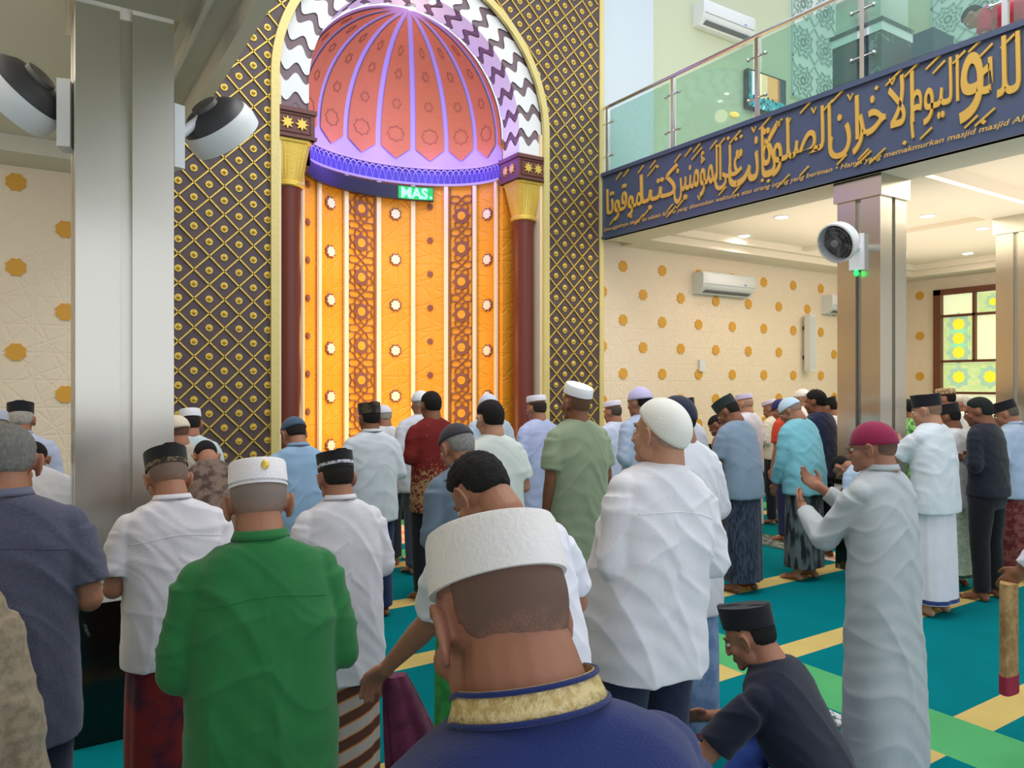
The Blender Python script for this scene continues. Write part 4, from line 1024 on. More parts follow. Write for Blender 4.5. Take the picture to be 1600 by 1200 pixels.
        if kind in ('peci', 'kopiah'):
            rx, ry = .0815, .102; fl = 1.02 if kind == 'peci' else .96
            if kind == 'peci': prof = [(.98, 0), (1.0, .002), (1+(fl-1)*.5, .5), (fl, .985), (fl-.02, 1.0), (.88, .985), (.45, .985), (.03, 1.0)]
            else: prof = [(.985, 0), (1.0, .003), (1.0, .3), (fl+.01, .85), (fl-.03, .96), (fl-.10, 1.0), (.6, 1.03), (.3, 1.02), (.03, 1.02)]
            rows = []
            for r, h_ in prof:
                row = []
                for j in range(nn):
                    a = 2*PI*j/nn; wob = 1+.012*math.sin(3*a+seed)*h_
                    row.append(cp(rx*r*math.cos(a)*wob, -.012+ry*r*math.sin(a)*wob, z0+hgt*h_*(1+.05*math.sin(a)*(h_ > .5)) + (.006 if kind == 'peci' and h_ > .9 and abs(math.cos(a)) < .3 and r > .4 else 0)))
                rows.append(row)
            cg.grid(rows); co_ = obj('cap', sput(cg), cm, t, sm='auto')
            if o.get('band'):
                bcol, b0, b1 = o['band']; bg = G(); rows = []
                for zz_, rr_ in ((b0, 1.0), (b0, 1.012), (b1, 1.012), (b1, 1.0)): rows.append([cp(rx*rr_*math.cos(2*PI*j/nn), -.012+ry*rr_*math.sin(2*PI*j/nn), z0+hgt*zz_) for j in range(nn)])
                bg.grid(rows, caps=False); obj('cap_band', sput(bg), cloth('band_'+bcol.lstrip('#'), bcol, .5, col2=o.get('bcol2'), vscale=60), co_)
            if o.get('badge'):
                bg = G(); c_ = cp(.012, -.012-ry*1.0, z0+hgt*.62); bg.ell(c_, (.011, .004, .014), RI3, 12, 6); obj('gold_badge', sput(bg), GOLD, co_)
                bg = G()
                for j in range(60):
                    a = PI*1.0+PI*j/60; p0 = cp(rx*1.012*math.cos(a), -.012+ry*1.012*math.sin(a), z0+hgt*.10+.003*(j % 2)); bg.ell(p0, (.0022, .0022, .0012), None, 5, 4)
                obj('cap_stitching', sput(bg), mat('grey_thread', '#7d8490', .7), co_)
        else:
            rows = []; cut = o.get('cut', .022)
            for i in range(13):
                f_ = i/12; tt = math.asin(max(-1, (cut-.026)/.096))+ (PI/2-.02-math.asin(max(-1, (cut-.026)/.096)))*f_; row = []
                bulge = o.get('bulge', .0)
                for j in range(nn):
                    a = 2*PI*j/nn; rr_ = 1+bulge*math.sin(PI*f_)
                    row.append(cp(.0855*math.cos(tt)*math.cos(a)*rr_, -.012+.106*math.cos(tt)*math.sin(a)*rr_, .026+(.100+o.get('tall', 0))*math.sin(tt)))
                rows.append(row)
            rows.insert(0, [hp(*(0, 0, 0))]*0 or [Vector(p) + (hc-Vector(p))*.03 for p in rows[0]])
            cg.grid(rows); co_ = obj('cap', sput(cg), cm, t, sm=True)
            if o.get('band'):
                bcol, b0, b1 = o['band']
    # ---------------- upper garment
    gar = robe or shirt
    if gar:
        fabm = gar['mat']; hem = gar.get('hem', .74); sl = gar.get('sleeve', 'long'); loose = gar.get('loose', 1.0); long_ = robe is not None
        g = G(); N_ = 40
        prof = [(1.355, .177, .100), (1.30, .188, .113), (1.20, .192, .122), (1.05, .186, .126), (.92, .192, .130)]
        prof = [(1.434, .066, .066), (1.422, .080, .076), (1.408, .112, .084), (1.385, .150, .092)] + prof
        if long_: prof += [(.75, .196, .132), (.5, .205, .14), (.25, .212, .15), (gar.get('hem', .1), .215, .155)]
        else: prof += [(hem+.08, .196, .135), (hem, .195, .135)] if hem < .86 else [(hem, .19, .128)]
        rows = []
        for z, rx, ry in prof:
            bel = gar.get('belly', 0)*math.exp(-((z-1.02)/.16)**2)
            ex = loose if z < 1.3 else 1
            rows.append([bf((W*q[0]*ex, q[1]*D*ex - .012 + (bel if q[1] > 0 else 0), z)) for q in [sup(rx, ry, 2*PI*j/N_) for j in range(N_)]])
        g.grid(rows)
        for (S, E, Wr, sx) in sh:
            lo = loose
            g.ell(S-Vector((sx*.012, 0, .010)), (.064*lo, .066, .060), nu=14, nv=10); S2 = S.lerp(E, .12)
            if sl == 'short': 
                e2 = S.lerp(E, .80); g.tube([S2, S.lerp(E, .4), e2], [.062*lo, .067*lo, .070*lo], 18)
            else:
                g.tube([S2, S.lerp(E, .5), E], [.062*lo, .060*lo, .056*lo], 18); g.ell(E, (.056*lo,)*3, nu=14, nv=10)
                g.tube([E, E.lerp(Wr, .5), E.lerp(Wr, .93)], [.056*lo, .050*lo, .042*lo], 18)
        me = blob(sput(g), max(.0065, vx*1.15), 4, .5)
        wrinkle(me, seed, gar.get('wr', .006), 1.0, long_)
        nm = 'robe' if robe else 'shirt'
        so = obj(nm, me, fabm, t, sm=True)
        if gar.get('yoke'):
            from mathutils.bvhtree import BVHTree
            bv = BVHTree.FromPolygons([tuple(v.co) for v in me.vertices], [tuple(p.vertices) for p in me.polygons]); sm_ = G()
            for sgn in (0,):
                pts = []
                for i in range(41):
                    x = (-.165+.33*i/40)*W; p0 = bf((x, -.3, 1.268+.012*math.cos(x*14)))+U; dr = Rl @ Vector((0, 1, 0)); h = bv.ray_cast(p0, dr)
                    if h[0] is not None: pts.append(h[0]+h[1]*.0004)
                if len(pts) > 4: sm_.tube(pts, .0016, 6)
            obj('yoke_seam', sm_, fabm, so, sm=True)
        if gar.get('label_tab'):
            c_ = bf((.03, -.128, 1.262)); q = G().obox(c_+U, .03, .008, .012, Matrix.Rotation(-lean, 3, 'X')); obj('neck_label', q, mat('label_dark', '#1d2b3a', .6), so)
            q = G().obox(c_+U+Vector((0, -.005, .003)), .018, .004, .005, Matrix.Rotation(-lean, 3, 'X')); obj('label_patch', q, WHITE, so)
    if collar:
        ccol, ch = collar[0], collar[1]; cg = G(); rows = []; N_ = 40; wd_ = collar[2] if len(collar) > 2 else 1
        for z, k in ((1.424, 1.10), (1.424, 1.17), (1.424+ch*.5, 1.10), (1.424+ch, 1.04), (1.424+ch+.003, 1.0), (1.424+ch*.5, 1.03), (1.424, 1.06)):
            rows.append([bf((.068*k*math.cos(2*PI*j/N_)*wd_, -.018+.066*k*math.sin(2*PI*j/N_)*wd_, z-.020*max(0, math.sin(2*PI*j/N_)))) for j in range(N_)])
        cg.grid(rows, caps=False); clo = obj('collar', sput(cg), ccol if not isinstance(ccol, str) else cloth('collar_'+ccol.lstrip('#'), ccol), t, sm=True)
        if len(collar) > 3:
            eg = G()
            for dz in (0, ch): eg.tube([bf((.068*(1.165-.11*(dz > 0))*math.cos(2*PI*j/N_)*wd_, -.018+.066*(1.165-.11*(dz > 0))*math.sin(2*PI*j/N_)*wd_, 1.424+dz-.020*max(0, math.sin(2*PI*j/N_)))) for j in range(N_+1)], .0032, 8)
            obj('collar_edge', sput(eg), collar[3], clo, sm=True)
    # ---------------- lower garment
    if lower and not seat:
        kd = lower['kind']; lm = lower['mat']; hz = lower.get('hem', .10 if kd == 'sarong' else .05)
        if kd == 'sarong':
            rs = np.random.RandomState(seed+3); ph = rs.rand(6)*6.28; N_ = 72; rows = []
            for i in range(22):
                z = .98+(hz-.98)*i/21; t_ = i/21; rx = .158+.030*math.sin(PI*min(1, t_*1.4)/2)+ (-.012*t_); ry = .115+.030*t_
                row = []
                for j in range(N_):
                    a = 2*PI*j/N_; k = 1+(.012+.035*t_)*(.6*math.sin(5*a+ph[0]+1.2*t_)+.4*math.sin(9*a+ph[1]-1.5*t_)+.35*math.sin(14*a+ph[2]))
                    q = sup(rx*k, ry*k, a, 2.3); row.append((W*q[0], q[1]*D, z))
                rows.append(row)
            g = G().grid(rows); lo_ = obj('sarong', g, lm, t, sm='auto')
            if lower.get('hemband'):
                g = G().grid([[((p[0])*1.012, p[1]*1.012, z) for p in rows[-1]] for z in (hz+.005, hz+.035)], caps=False); obj('sarong_border', g, cloth('hb_'+lower['hemband'].lstrip('#'), lower['hemband']), lo_)
        else:
            g = G(); g.grid([[(W*q[0], q[1]*D, z) for q in [sup(rx, ry, 2*PI*j/28) for j in range(28)]] for z, rx, ry in ((1.0, .155, .11), (.9, .172, .122), (.80, .178, .122), (.74, .15, .10))])
            for (hv, kn, an) in lg: g.tube([hv+Vector((0, 0, -.03)), hv.lerp(kn, .5), kn, kn.lerp(an, .5), an+Vector((0, .005, hz-.05))], [.098, .088, .072, .066, .062], 20)
            me = blob(g, max(.007, vx), 3); wrinkle(me, seed+9, .004); obj('trousers', me, lm, t, sm=True)
    if seat and lower:
        g = G(); 
        for (hv, kn, an) in lg: g.tube([hv, hv.lerp(kn, .5), kn], [.11, .10, .078], 18); g.ell(kn, (.078,)*3, nu=14, nv=10); g.tube([kn, kn.lerp(an, .5), an], [.078, .07, .055], 16)
        g.ell((0, -.02, .90), (.185*W, .15, .11), nu=24, nv=14); g.ell((0, .16, .88), (.16, .17, .05), nu=20, nv=10)
        me = blob(sput(g), .009, 5); wrinkle(me, seed+9, .006); obj('trousers', me, lower['mat'], t, sm=True)
    if glasses:
        g = G()
        for sx in (-1, 1):
            g.tube([hp(sx*.033+.021*math.cos(a), .103, .002+.016*math.sin(a)) for a in [2*PI*i/16 for i in range(17)]], .0014, 6); g.tube([hp(sx*.054, .102, .006), hp(sx*.080, .06, .008), hp(sx*.084, -.01, .006)], .0015, 6)
        g.tube([hp(-.012, .103, .004), hp(0, .108, .008), hp(.012, .103, .004)], .0013, 6); obj('glasses', sput(g), FD, t)
    # ---------------- placing
    t.scale = (s, s, s); t.rotation_euler = (0, 0, face)
    if xy: X, Y = xy
    else:
        X, Y = P(px, zf); Rf = Matrix.Rotation(face, 3, 'Z'); off = Rf @ Vector((hc.x, hc.y, 0))*s; X -= off.x; Y -= off.y
    t.location = (X, Y, zb)
    t['_s'] = s
    return t, dict(hp=hp, sh=sh, s=s, bf=bf)
def mul(t): del t['_s']
# ------------------------------------------------------------------ people: the congregation
def S_(col, **k):
    d = dict(mat=k.pop('mat', None) or cloth('fabric_'+col.lstrip('#'), col, col2=k.pop('col2', None), vscale=k.pop('vs', 12))); d.update(k); return d
def batik(name, a, b_, sc_=18, st=(1,1,1)): return cloth('batik_'+name, a, .8, col2=b_, vscale=sc_, stretch=st)
def stripes(name, cols, per=.11, slant=.25):
    m = mat('stripes_'+name, cols[0], .85); nt = m.node_tree; b = nt.nodes['Principled BSDF']; L = nt.links
    tc = nt.nodes.new('ShaderNodeTexCoord'); sp = nt.nodes.new('ShaderNodeSeparateXYZ'); L.new(tc.outputs['Object'], sp.inputs[0])
    a = nt.nodes.new('ShaderNodeMath'); a.operation = 'MULTIPLY_ADD'; a.inputs[1].default_value = -slant; L.new(sp.outputs['X'], a.inputs[0]); L.new(sp.outputs['Z'], a.inputs[2])
    d = nt.nodes.new('ShaderNodeMath'); d.operation = 'DIVIDE'; d.inputs[1].default_value = per; L.new(a.outputs[0], d.inputs[0])
    f = nt.nodes.new('ShaderNodeMath'); f.operation = 'FRACT'; L.new(d.outputs[0], f.inputs[0])
    r = nt.nodes.new('ShaderNodeValToRGB'); r.color_ramp.interpolation = 'CONSTANT'; n = len(cols)
    while len(r.color_ramp.elements) < n: r.color_ramp.elements.new(.5)
    pos = [0, .42, .47, .93][:n]
    for e, p_, c in zip(r.color_ramp.elements, pos, cols): e.position = p_; e.color = lin(c)
    L.new(f.outputs[0], r.inputs[0]); L.new(r.outputs[0], b.inputs['Base Color']); return m
def sar(m, **k): d = dict(kind='sarong', mat=m); d.update(k); return d
def tro(col, **k): d = dict(kind='trousers', mat=cloth('trouser_'+col.lstrip('#'), col)); d.update(k); return d
HB = '#191716'; HG = '#8d8a86'
WHT = '#e4e4ea'; LBL = '#c3d0e2'; WCAP = '#eceaf0'
CAPW = lambda **o: ('kopiah', WCAP, None, o)
def cw(kind, col, **o): return (kind, col, cloth('cap_'+col.lstrip('#'), col, .8, bs=160), o)
def leafy():
    m = mat('maroon_leaf_fabric', '#6e1c1a', .8, spec=.25); nt = m.node_tree; b = nt.nodes['Principled BSDF']; L = nt.links
    tc = nt.nodes.new('ShaderNodeTexCoord'); sp = nt.nodes.new('ShaderNodeSeparateXYZ'); L.new(tc.outputs['Object'], sp.inputs[0])
    n = nt.nodes.new('ShaderNodeTexNoise'); n.inputs['Scale'].default_value = 22; n.inputs['Distortion'].default_value = 2; L.new(tc.outputs['Object'], n.inputs[0])
    z = nt.nodes.new('ShaderNodeMapRange'); z.inputs[1].default_value = .92; z.inputs[2].default_value = 1.16; z.inputs[3].default_value = .06; z.inputs[4].default_value = -.2; L.new(sp.outputs['Z'], z.inputs[0])
    a = nt.nodes.new('ShaderNodeMath'); a.operation = 'ADD'; L.new(n.outputs[0], a.inputs[0]); L.new(z.outputs[0], a.inputs[1])
    r = nt.nodes.new('ShaderNodeValToRGB'); r.color_ramp.elements[0].position = .50; r.color_ramp.elements[0].color = lin('#6e1c1a'); r.color_ramp.elements[1].position = .56; r.color_ramp.elements[1].color = lin('#9b8058')
    L.new(a.outputs[0], r.inputs[0]); L.new(r.outputs[0], b.inputs['Base Color']); return m
# --- near
# man in navy, nearest
person('large man in navy shirt with gold embroidered collar and white cap, nearest the camera', 780, 830, .925, face=-.05, lean=.27, head=(.26, .10, .10), W=1.16, D=1.12, nk=1.18, arms=('low', 'low'), skin='#9c6c56',
  hair=('buzz', '#54463f', .0030), cap=cw('kopiah', '#e6e4e2', h=.076, z=.040, tilt=-.06), shirt=S_('#1d2c63', hem=.72, wr=.004, sleeve='long'), collar=(mat('gold_collar', '#d8c48e', .5, .15, bump=.4, bscale=260, col2='#bda468', vscale=90), .030, 1.20, cloth('fabric_1d2c63', '#1d2c63')),
  lower=sar(batik('navy', '#20263f', '#39406a')), voxel=.0042, seed=11, hands=True)
person('man in green long sleeved shirt wearing a white cap with a gold badge', 404, 719, 2.06, face=-.12, lean=.10, head=(.28, -.05, 0), W=1.0, D=1.08, arms=('fold', 'fold'), skin='m',
  hair=('buzz', '#77716d', .004), cap=cw('kopiah', '#eeebee', h=.078, z=.036, tilt=-.08, badge=1), shirt=S_('#27733d', hem=.50, wr=.009, loose=1.06, label_tab=1, yoke=1, belly=.03), collar=('#27733d', .022), lower=sar(batik('darkgreen', '#1e3a2a', '#2c5a3e')), seed=5)
person('man in white short sleeved shirt and black cap with brown rim beside steel pillar', 262, 697, 2.95, face=.05, lean=.12, head=(.42, .05, 0), W=1.04, arms=('fold', 'fold'), skin='m',
  hair=('buzz', '#6b5f57', .003), cap=cw('peci', '#17181d', band=('#7a6248', .0, .24), bcol2='#1c1a1a', h=.080, z=.026, tilt=-.1), shirt=S_('#e0dde4', hem=.78, sleeve='short', wr=.007, yoke=1), collar=('#e0dde4', .018), lower=sar(batik('redpurple', '#7a1f1f', '#43152e', 7)))
person('man in white loose shirt with black silver banded cap and brown striped sarong', 525, 697, 3.22, face=.0, lean=.07, head=(.22, .0, 0), W=.96, arms=('fold', 'fold'), skin='m',
  hair=('short', '#2a2624', .007), cap=cw('peci', '#191a20', band=('#c8ccd6', .18, .36), bcol2='#5a5f70', h=.082, z=.036), shirt=S_('#dcdbe2', hem=.60, wr=.006, loose=1.06), collar=('#dcdbe2', .020), lower=sar(stripes('brown', ['#5a3427', '#c9762c', '#b7aaa0', '#c9762c']), hem=.06))
person('heavy man in white long shirt with knitted white skull cap tipped back', 1032, 619, 2.70, face=-.05, lean=.0, side=.14, head=(-.05, .25, -.10), W=1.02, D=1.12, arms=('fold', 'fold'), skin='l',
  hair=('buzz', '#8d8078', .002), cap=cw('kufi', '#e9e9e0', cut=.028, tilt=-.62, bulge=.03), shirt=S_('#dfe0e6', hem=.74, wr=.010, loose=1.08, belly=.04, yoke=1), lower=tro('#1d2740'), seed=77)
t6, i6 = person('man in white T-shirt with bowed dark hair, bending over behind the navy man', 752, 728, 2.22, face=.0, lean=.22, side=-.04, head=(.66, .25, 0), W=1.06, arms=(((-.02, .15, -.22), (.07, .16, -.17)), ((.10, .02, -.22), (-.16, .12, -.06))), skin='m',
  hair=('messy', HB, .013), shirt=S_('#e2e3ee', hem=.80, sleeve='short', wr=.006), lower=sar(batik('plum', '#4a1730', '#5e2242')), seed=31)
Wr6 = i6['sh'][0][2]; g = G(); rows = []
for i in range(18):
    f_ = i/17; c_ = Wr6.lerp(Vector((-.10, .10, .12)), f_**1.15)+Vector((.04*(1-f_), .05, -.05*(1-f_)-.0)); wx_ = .035+.10*min(1, f_*1.6); row = []
    for j in range(40):
        a = 2*PI*j/40; k = 1+.10*math.sin(5*a+2*f_)+.05*math.sin(9*a)
        row.append((c_.x+wx_*k*math.cos(a), c_.y+.6*wx_*k*math.sin(a), c_.z-.01))
    rows.append(row)
g.grid(rows); obj('gathered_sarong', g, batik('plum', '#4a1730', '#5e2242'), t6, sm='auto')
person('older man with grey hair, dark cap and grey blue shirt, behind the bowed man', 714, 661, 3.65, face=.08, lean=.12, head=(.30, .10, 0), W=.98, arms=('fold', 'fold'), skin='m',
  hair=('short', '#9a9a98', .008), cap=cw('kufi', '#34323c', cut=.045, tall=.004), shirt=S_('#66788a', hem=.62, wr=.007), collar=('#66788a', .022), lower=sar(batik('green', '#2f8f43', '#3aa852')))
person('man in pale grey ankle length gown and maroon cap raising both hands', 1363, 655, 3.42, face=-.02, lean=.03, head=(.10, .35, 0), W=.98, arms=(((.03, .16, -.24), (-.12, .20, .10)), ((.03, .14, -.22), (-.14, .20, .17))), skin='m',
  hair=('buzz', '#4a3c34', .003), cap=cw('kufi', '#8c1f46', cut=.022, tall=.004, tilt=-.05), robe=S_('#b3bbbe', hem=.07, wr=.010, loose=1.03), collar=('#b3bbbe', .024), glasses=True, seed=41)
person('young man in black cap and navy T-shirt sitting cross legged on the carpet', 1172, 938, 3.10, face=.30, lean=.42, head=(.05, .10, 0), W=1.0, arms=(((.12, .16, -.22), (-.10, .22, .02)), ((.10, .10, -.23), (-.14, .22, -.02))), skin='m',
  hair=('short', HB, .005), cap=cw('peci', '#14161f', tilt=-.22, h=.080, z=.032), shirt=S_('#151c2e', hem=.86, sleeve='short', wr=.005), lower=tro('#22418f'), seat=-.775, seed=3)
person('grey haired man in dark grey blue checked shirt at the left picture edge', 10, 665, 2.3, face=-.1, lean=.06, head=(.25, .0, 0), W=1.05, arms=('fold', 'fold'), skin='m', hair=('short', '#8b8b86', .008), shirt=S_('#5a5c6e', hem=.70, yoke=1, sleeve='short', wr=.006, col2='#50536a', vs=160), collar=('#6b7084', .02), lower=tro('#272a45'))
person('person in cream long sleeved garment mostly outside the left picture edge', -215, 700, 1.35, face=0, lean=.05, head=(.2, 0, 0), W=1.0, arms=('hang', ((.05, .02, -.25), (.03, .05, -.22))), skin='m', hair=('short', HB, .006), robe=S_('#94866f', hem=.4, wr=.008, loose=1.1, col2='#82745e', vs=60), hands=False)
t12, i12 = person('person in white gown at the right picture edge carrying a folded mat', 1712, 640, 3.45, face=.0, lean=.05, head=(.2, 0, 0), W=1.0, arms=(((.06, .12, -.26), (.04, .12, -.16)), 'low'), skin='d', hair=('short', HB, .006), cap=cw('kopiah', '#e6e4ec'), robe=S_('#d6d8e4', hem=.10, wr=.006))
# --- middle rows, left to right
person('man in light blue shirt with black cap and white hair before the left cream wall', 32, 622, 5.3, face=-.05, lean=.06, head=(.18, 0, 0), W=1.05, skin='m', hair=('short', '#c9c8c4', .008), cap=cw('peci', '#191b24', h=.075, z=.042), shirt=S_('#b9c6e2', wr=.006), collar=('#9fb2d8', .02), lower=tro('#2a2f40'))
person('bowed man in plain white shirt between the grey checked shirt and pillar', 52, 700, 4.3, lean=.38, head=(.6, 0, 0), skin='m', hair=('short', HB, .006), shirt=S_('#dfe1ea', wr=.006), lower=tro('#3a3d4a'))
person('person in light blue cap at the far left picture edge', -10, 640, 4.68, lean=.06, head=(.2, 0, 0), skin='m', hair=('buzz', HG, .004), cap=cw('kopiah', '#c4cfe6'), shirt=S_('#bfc9de'), lower=tro('#2a2f40'))
person('man in pale blue shirt and white cap right of the near steel pillar', 297, 636, 5.8, lean=.06, head=(.15, 0, 0), W=1.02, skin='m', hair=('short', '#2a2624', .006), cap=cw('kopiah', '#e6e9f4'), shirt=S_('#bcd0d8', hem=.66), lower=tro('#30384a'))
person('man in beige cap partly hidden behind the near steel pillar', 275, 646, 5.2, face=.3, lean=.06, head=(.2, .2, 0), skin='m', hair=('buzz', '#4a3c34', .003), cap=cw('kufi', '#d8cfbd', cut=.02), shirt=S_('#b9aea0'), lower=tro('#30384a'))
person('bowed man in brown patterned shirt right of the black cap with brown rim', 322, 700, 4.85, lean=.45, head=(.7, 0, 0), W=.9, skin='m', hair=('short', HB, .005), shirt=S_('#7a675c', col2='#4d3d38', vs=16), lower=tro('#30303a'))
person('man in light blue shirt and slate blue cap bowing before left maroon column', 459, 650, 5.05, face=.05, lean=.12, head=(.35, .15, 0), W=1.02, skin='m', hair=('short', '#2a2624', .006), cap=cw('kufi', '#40566f', cut=.03), shirt=S_('#8fb0cf', hem=.66, wr=.007), collar=('#7f9fc4', .02), lower=tro('#3a4560'))
person('man in white shirt, dark camouflage cap and navy trousers before the orange niche', 577, 622, 5.75, lean=.03, head=(.12, .05, 0), W=1.05, skin='d', hair=('short', HB, .005), cap=('peci', '#2a211e', cloth('cap_camouflage', '#241c1a', .8, col2='#4f4434', vscale=26), dict(h=.085, z=.03)), shirt=S_('#cdd6de', hem=.74, wr=.006), collar=('#cdd6de', .02), lower=tro('#26345a'))
person('grey haired man in white cap just behind the dark camouflage cap', 599, 630, 7.4, lean=.05, head=(.15, .1, 0), skin='m', hair=('short', '#b9b6b0', .006), cap=cw('kufi', '#d7dbe8', cut=.03), shirt=S_('#d9dde6'), lower=tro('#444a5a'))
person('man in white shirt and white cap in front row behind the maroon shirt', 657, 607, 7.1, lean=.02, head=(.05, .15, 0), W=1.15, skin='m', hair=('buzz', '#a39a92', .004), cap=cw('kufi', '#e4e8f0', cut=.028), shirt=S_('#d3d8e6'), lower=tro('#444a5a'))
person('bare headed man in maroon shirt with gold leaf pattern and black trousers', 673, 610, 6.25, face=0, lean=.03, head=(.10, 0, 0), W=.98, arms=('foldh', 'foldh'), skin='d', hair=('short', HB, .008),
  shirt=dict(mat=leafy(), hem=.70, wr=.006), lower=tro('#1a1d26'))
person('black haired man in pale T-shirt with round neck in front of the right niche', 765, 625, 4.75, face=-.03, lean=.03, head=(.16, .10, 0), W=.98, skin='l', arms=('fold', 'fold'), hair=('short', HB, .012), shirt=S_('#d0d9d4', hem=.74, sleeve='short', wr=.006, loose=1.05), lower=sar(batik('rust', '#7a2a22', '#a04a38')))
person('man in light blue shirt and white cap hidden behind the black haired man', 762, 612, 7.4, lean=.03, head=(.1, .1, 0), W=1.1, skin='m', hair=('buzz', HG, .004), cap=cw('kufi', '#cdd5e6', cut=.03), shirt=S_('#b9cde0'), lower=tro('#444a5a'))
person('man in long lavender blue gown and white cap by the right maroon column', 838, 615, 6.95, lean=.03, head=(.12, .15, 0), W=1.0, skin='m', hair=('short', '#3a302a', .006), cap=cw('kopiah', '#e4e2f0', h=.055), robe=S_('#b4bfe4', hem=.08, wr=.008, loose=1.04))
person('tall man in sage green short sleeved tunic and white cap before the diamond panel', 899, 597, 5.05, face=-.02, lean=-.01, head=(-.02, .15, 0), W=1.06, arms=('hang', 'hang'), skin='d', hair=('buzz', '#5a4638', .003), cap=cw('kopiah', '#eef0f4', tilt=-.25, h=.062), shirt=S_('#8d9c80', hem=.50, sleeve='short', wr=.007, loose=1.05), lower=tro('#6f6a60'))
person('man in pale blue shirt with white cap at the gold edge of the diamond panel', 957, 624, 7.7, lean=.04, head=(.15, .25, 0), W=.98, skin='m', hair=('short', '#5c5048', .006), cap=cw('kopiah', '#e2def0', h=.055), shirt=S_('#ccd8f0', hem=.6), lower=tro('#3b4a78'))
person('man in blue grey shirt with lavender round cap left of the knitted white skull cap', 999, 602, 6.3, lean=.03, head=(.1, .2, 0), W=1.04, skin='m', hair=('short', HB, .008), cap=cw('kufi', '#c2bce2', cut=.03, tall=.006), shirt=S_('#a9b9d2', hem=.55), lower=sar(batik('paleblue', '#9fb4dc', '#b8c8e6')))
person('man in white shirt and dark navy cap directly behind knitted white skull cap', 1056, 614, 3.75, face=-.05, lean=.04, head=(.12, .05, 0), W=1.02, skin='m', arms=('fold', 'fold'), hair=('short', HB, .008), cap=cw('kufi', '#20263c', cut=.0, tall=.0), shirt=S_('#dfe3ea', hem=.62), lower=sar(batik('denim', '#6f8fbf', '#86a4cc'), hem=.08, hemband='#a05a66'))
person('man in black cap and white shirt far behind the knitted skull cap', 1069, 616, 7.2, lean=.03, head=(.1, .1, 0), skin='m', hair=('short', HB, .006), cap=cw('peci', '#23242e'), shirt=S_('#d8dcec'), lower=tro('#444a5a'))
person('man in grey blue short sleeved shirt, tall black cap and dark checked sarong bowing', 1138, 619, 6.55, face=-.04, lean=.16, head=(.45, .35, 0), W=.98, arms=(((.03, .03, -.27), (-.01, .06, -.23)), ((.05, .03, -.25), (-.10, .15, -.12))), skin='d', hair=('short', HB, .006), cap=cw('peci', '#1d2a2c', h=.085, tilt=.05),
  shirt=S_('#7f93a8', hem=.78, sleeve='short', wr=.005), lower=sar(batik('check', '#1b2432', '#39465a', 24, (3, 3, .6)), hem=.10))
person('person in brown batik shirt and rose sarong partly behind the tall black cap', 1122, 652, 7.4, lean=.30, head=(.6, .4, 0), W=.9, skin='d', hair=('short', HB, .006), shirt=S_('#5d3d2c', col2='#8d6a44', vs=22, sleeve='short'), lower=sar(batik('rose', '#b56a62', '#6e2430')))
person('man in white shirt and lilac cap in front row near the air conditioner wall', 1163, 613, 8.9, lean=.04, head=(.15, .3, 0), skin='l', hair=('buzz', '#a98f80', .002), cap=cw('kopiah', '#d3c9ea', h=.058), shirt=S_('#d8dcee', hem=.72), lower=sar(cloth('white_sarong', '#dfe0ea'), hemband='#2b3560'))
person('man in white shirt and black trousers with lilac cap left of orange shirt', 1204, 624, 9.6, lean=.08, head=(.3, .3, 0), skin='m', hair=('buzz', '#6b5f57', .003), cap=cw('kopiah', '#d8cfea', h=.05), shirt=S_('#dddccf', hem=.86), lower=tro('#1b2230'))
person('man in orange red T-shirt, navy cap and navy trousers left of the turquoise shirt', 1219, 622, 8.6, lean=.12, head=(.35, .3, 0), W=.9, arms=('hang', 'hang'), skin='m', hair=('buzz', '#4a3c34', .003), cap=cw('kufi', '#2a2f6a', cut=.02), shirt=S_('#c9452c', hem=.80, sleeve='short'), lower=tro('#232c52'))
person('man in turquoise long shirt, light blue cap and black batik sarong', 1235, 621, 6.95, face=-.03, lean=.15, head=(.45, .35, 0), W=1.06, arms=(((.03, .02, -.27), (-.02, .09, -.22)), ((.05, .02, -.25), (-.12, .15, -.10))), skin='m', hair=('buzz', '#8a7a70', .003), cap=cw('kufi', '#bcd8ea', cut=.025),
  shirt=S_('#7cc0cf', hem=.76, wr=.008, loose=1.08), lower=sar(batik('blackgrey', '#151d22', '#5d6a6c', 11, (2, 2, .5)), hem=.12))
person('man in white cap and white shirt behind the turquoise shirt by the cream wall', 1253, 605, 9.7, lean=.03, head=(.1, .3, 0), skin='l', hair=('buzz', '#a98f80', .002), cap=cw('kufi', '#eef0f4', cut=.03), shirt=S_('#e4e6ec'), lower=tro('#3a4256'))
person('man with black wavy hair in navy T-shirt left of the gallery pillar', 1274, 609, 7.7, lean=.05, head=(.15, .25, 0), skin='d', arms=('low', 'low'), hair=('messy', HB, .014), shirt=S_('#20294a', hem=.8, sleeve='short'), lower=tro('#151c30'))
person('man in white shirt and black cap touching the left side of gallery pillar', 1295, 617, 8.9, lean=.08, head=(.25, .3, 0), skin='m', hair=('short', HB, .005), cap=cw('peci', '#17181f'), shirt=S_('#dfe2ee', hem=.6), lower=tro('#20263a'))
person('stooping man in pale blue shirt and black sarong behind the raised hands', 1316, 722, 6.55, lean=1.0, head=(.3, 0, 0), W=.95, skin='m', hair=('short', HB, .005), shirt=S_('#a9bfd8'), lower=sar(batik('jet', '#141822', '#1e2433'), hem=.10))
person('person in bright green leaf patterned shirt half hidden by the gallery pillar', 1418, 624, 8.3, lean=.10, head=(.3, -.1, 0), skin='m', hair=('short', HB, .012), shirt=S_('#8fd079', col2='#3a6a3c', vs=26, sleeve='short'), lower=tro('#8a8f40'))
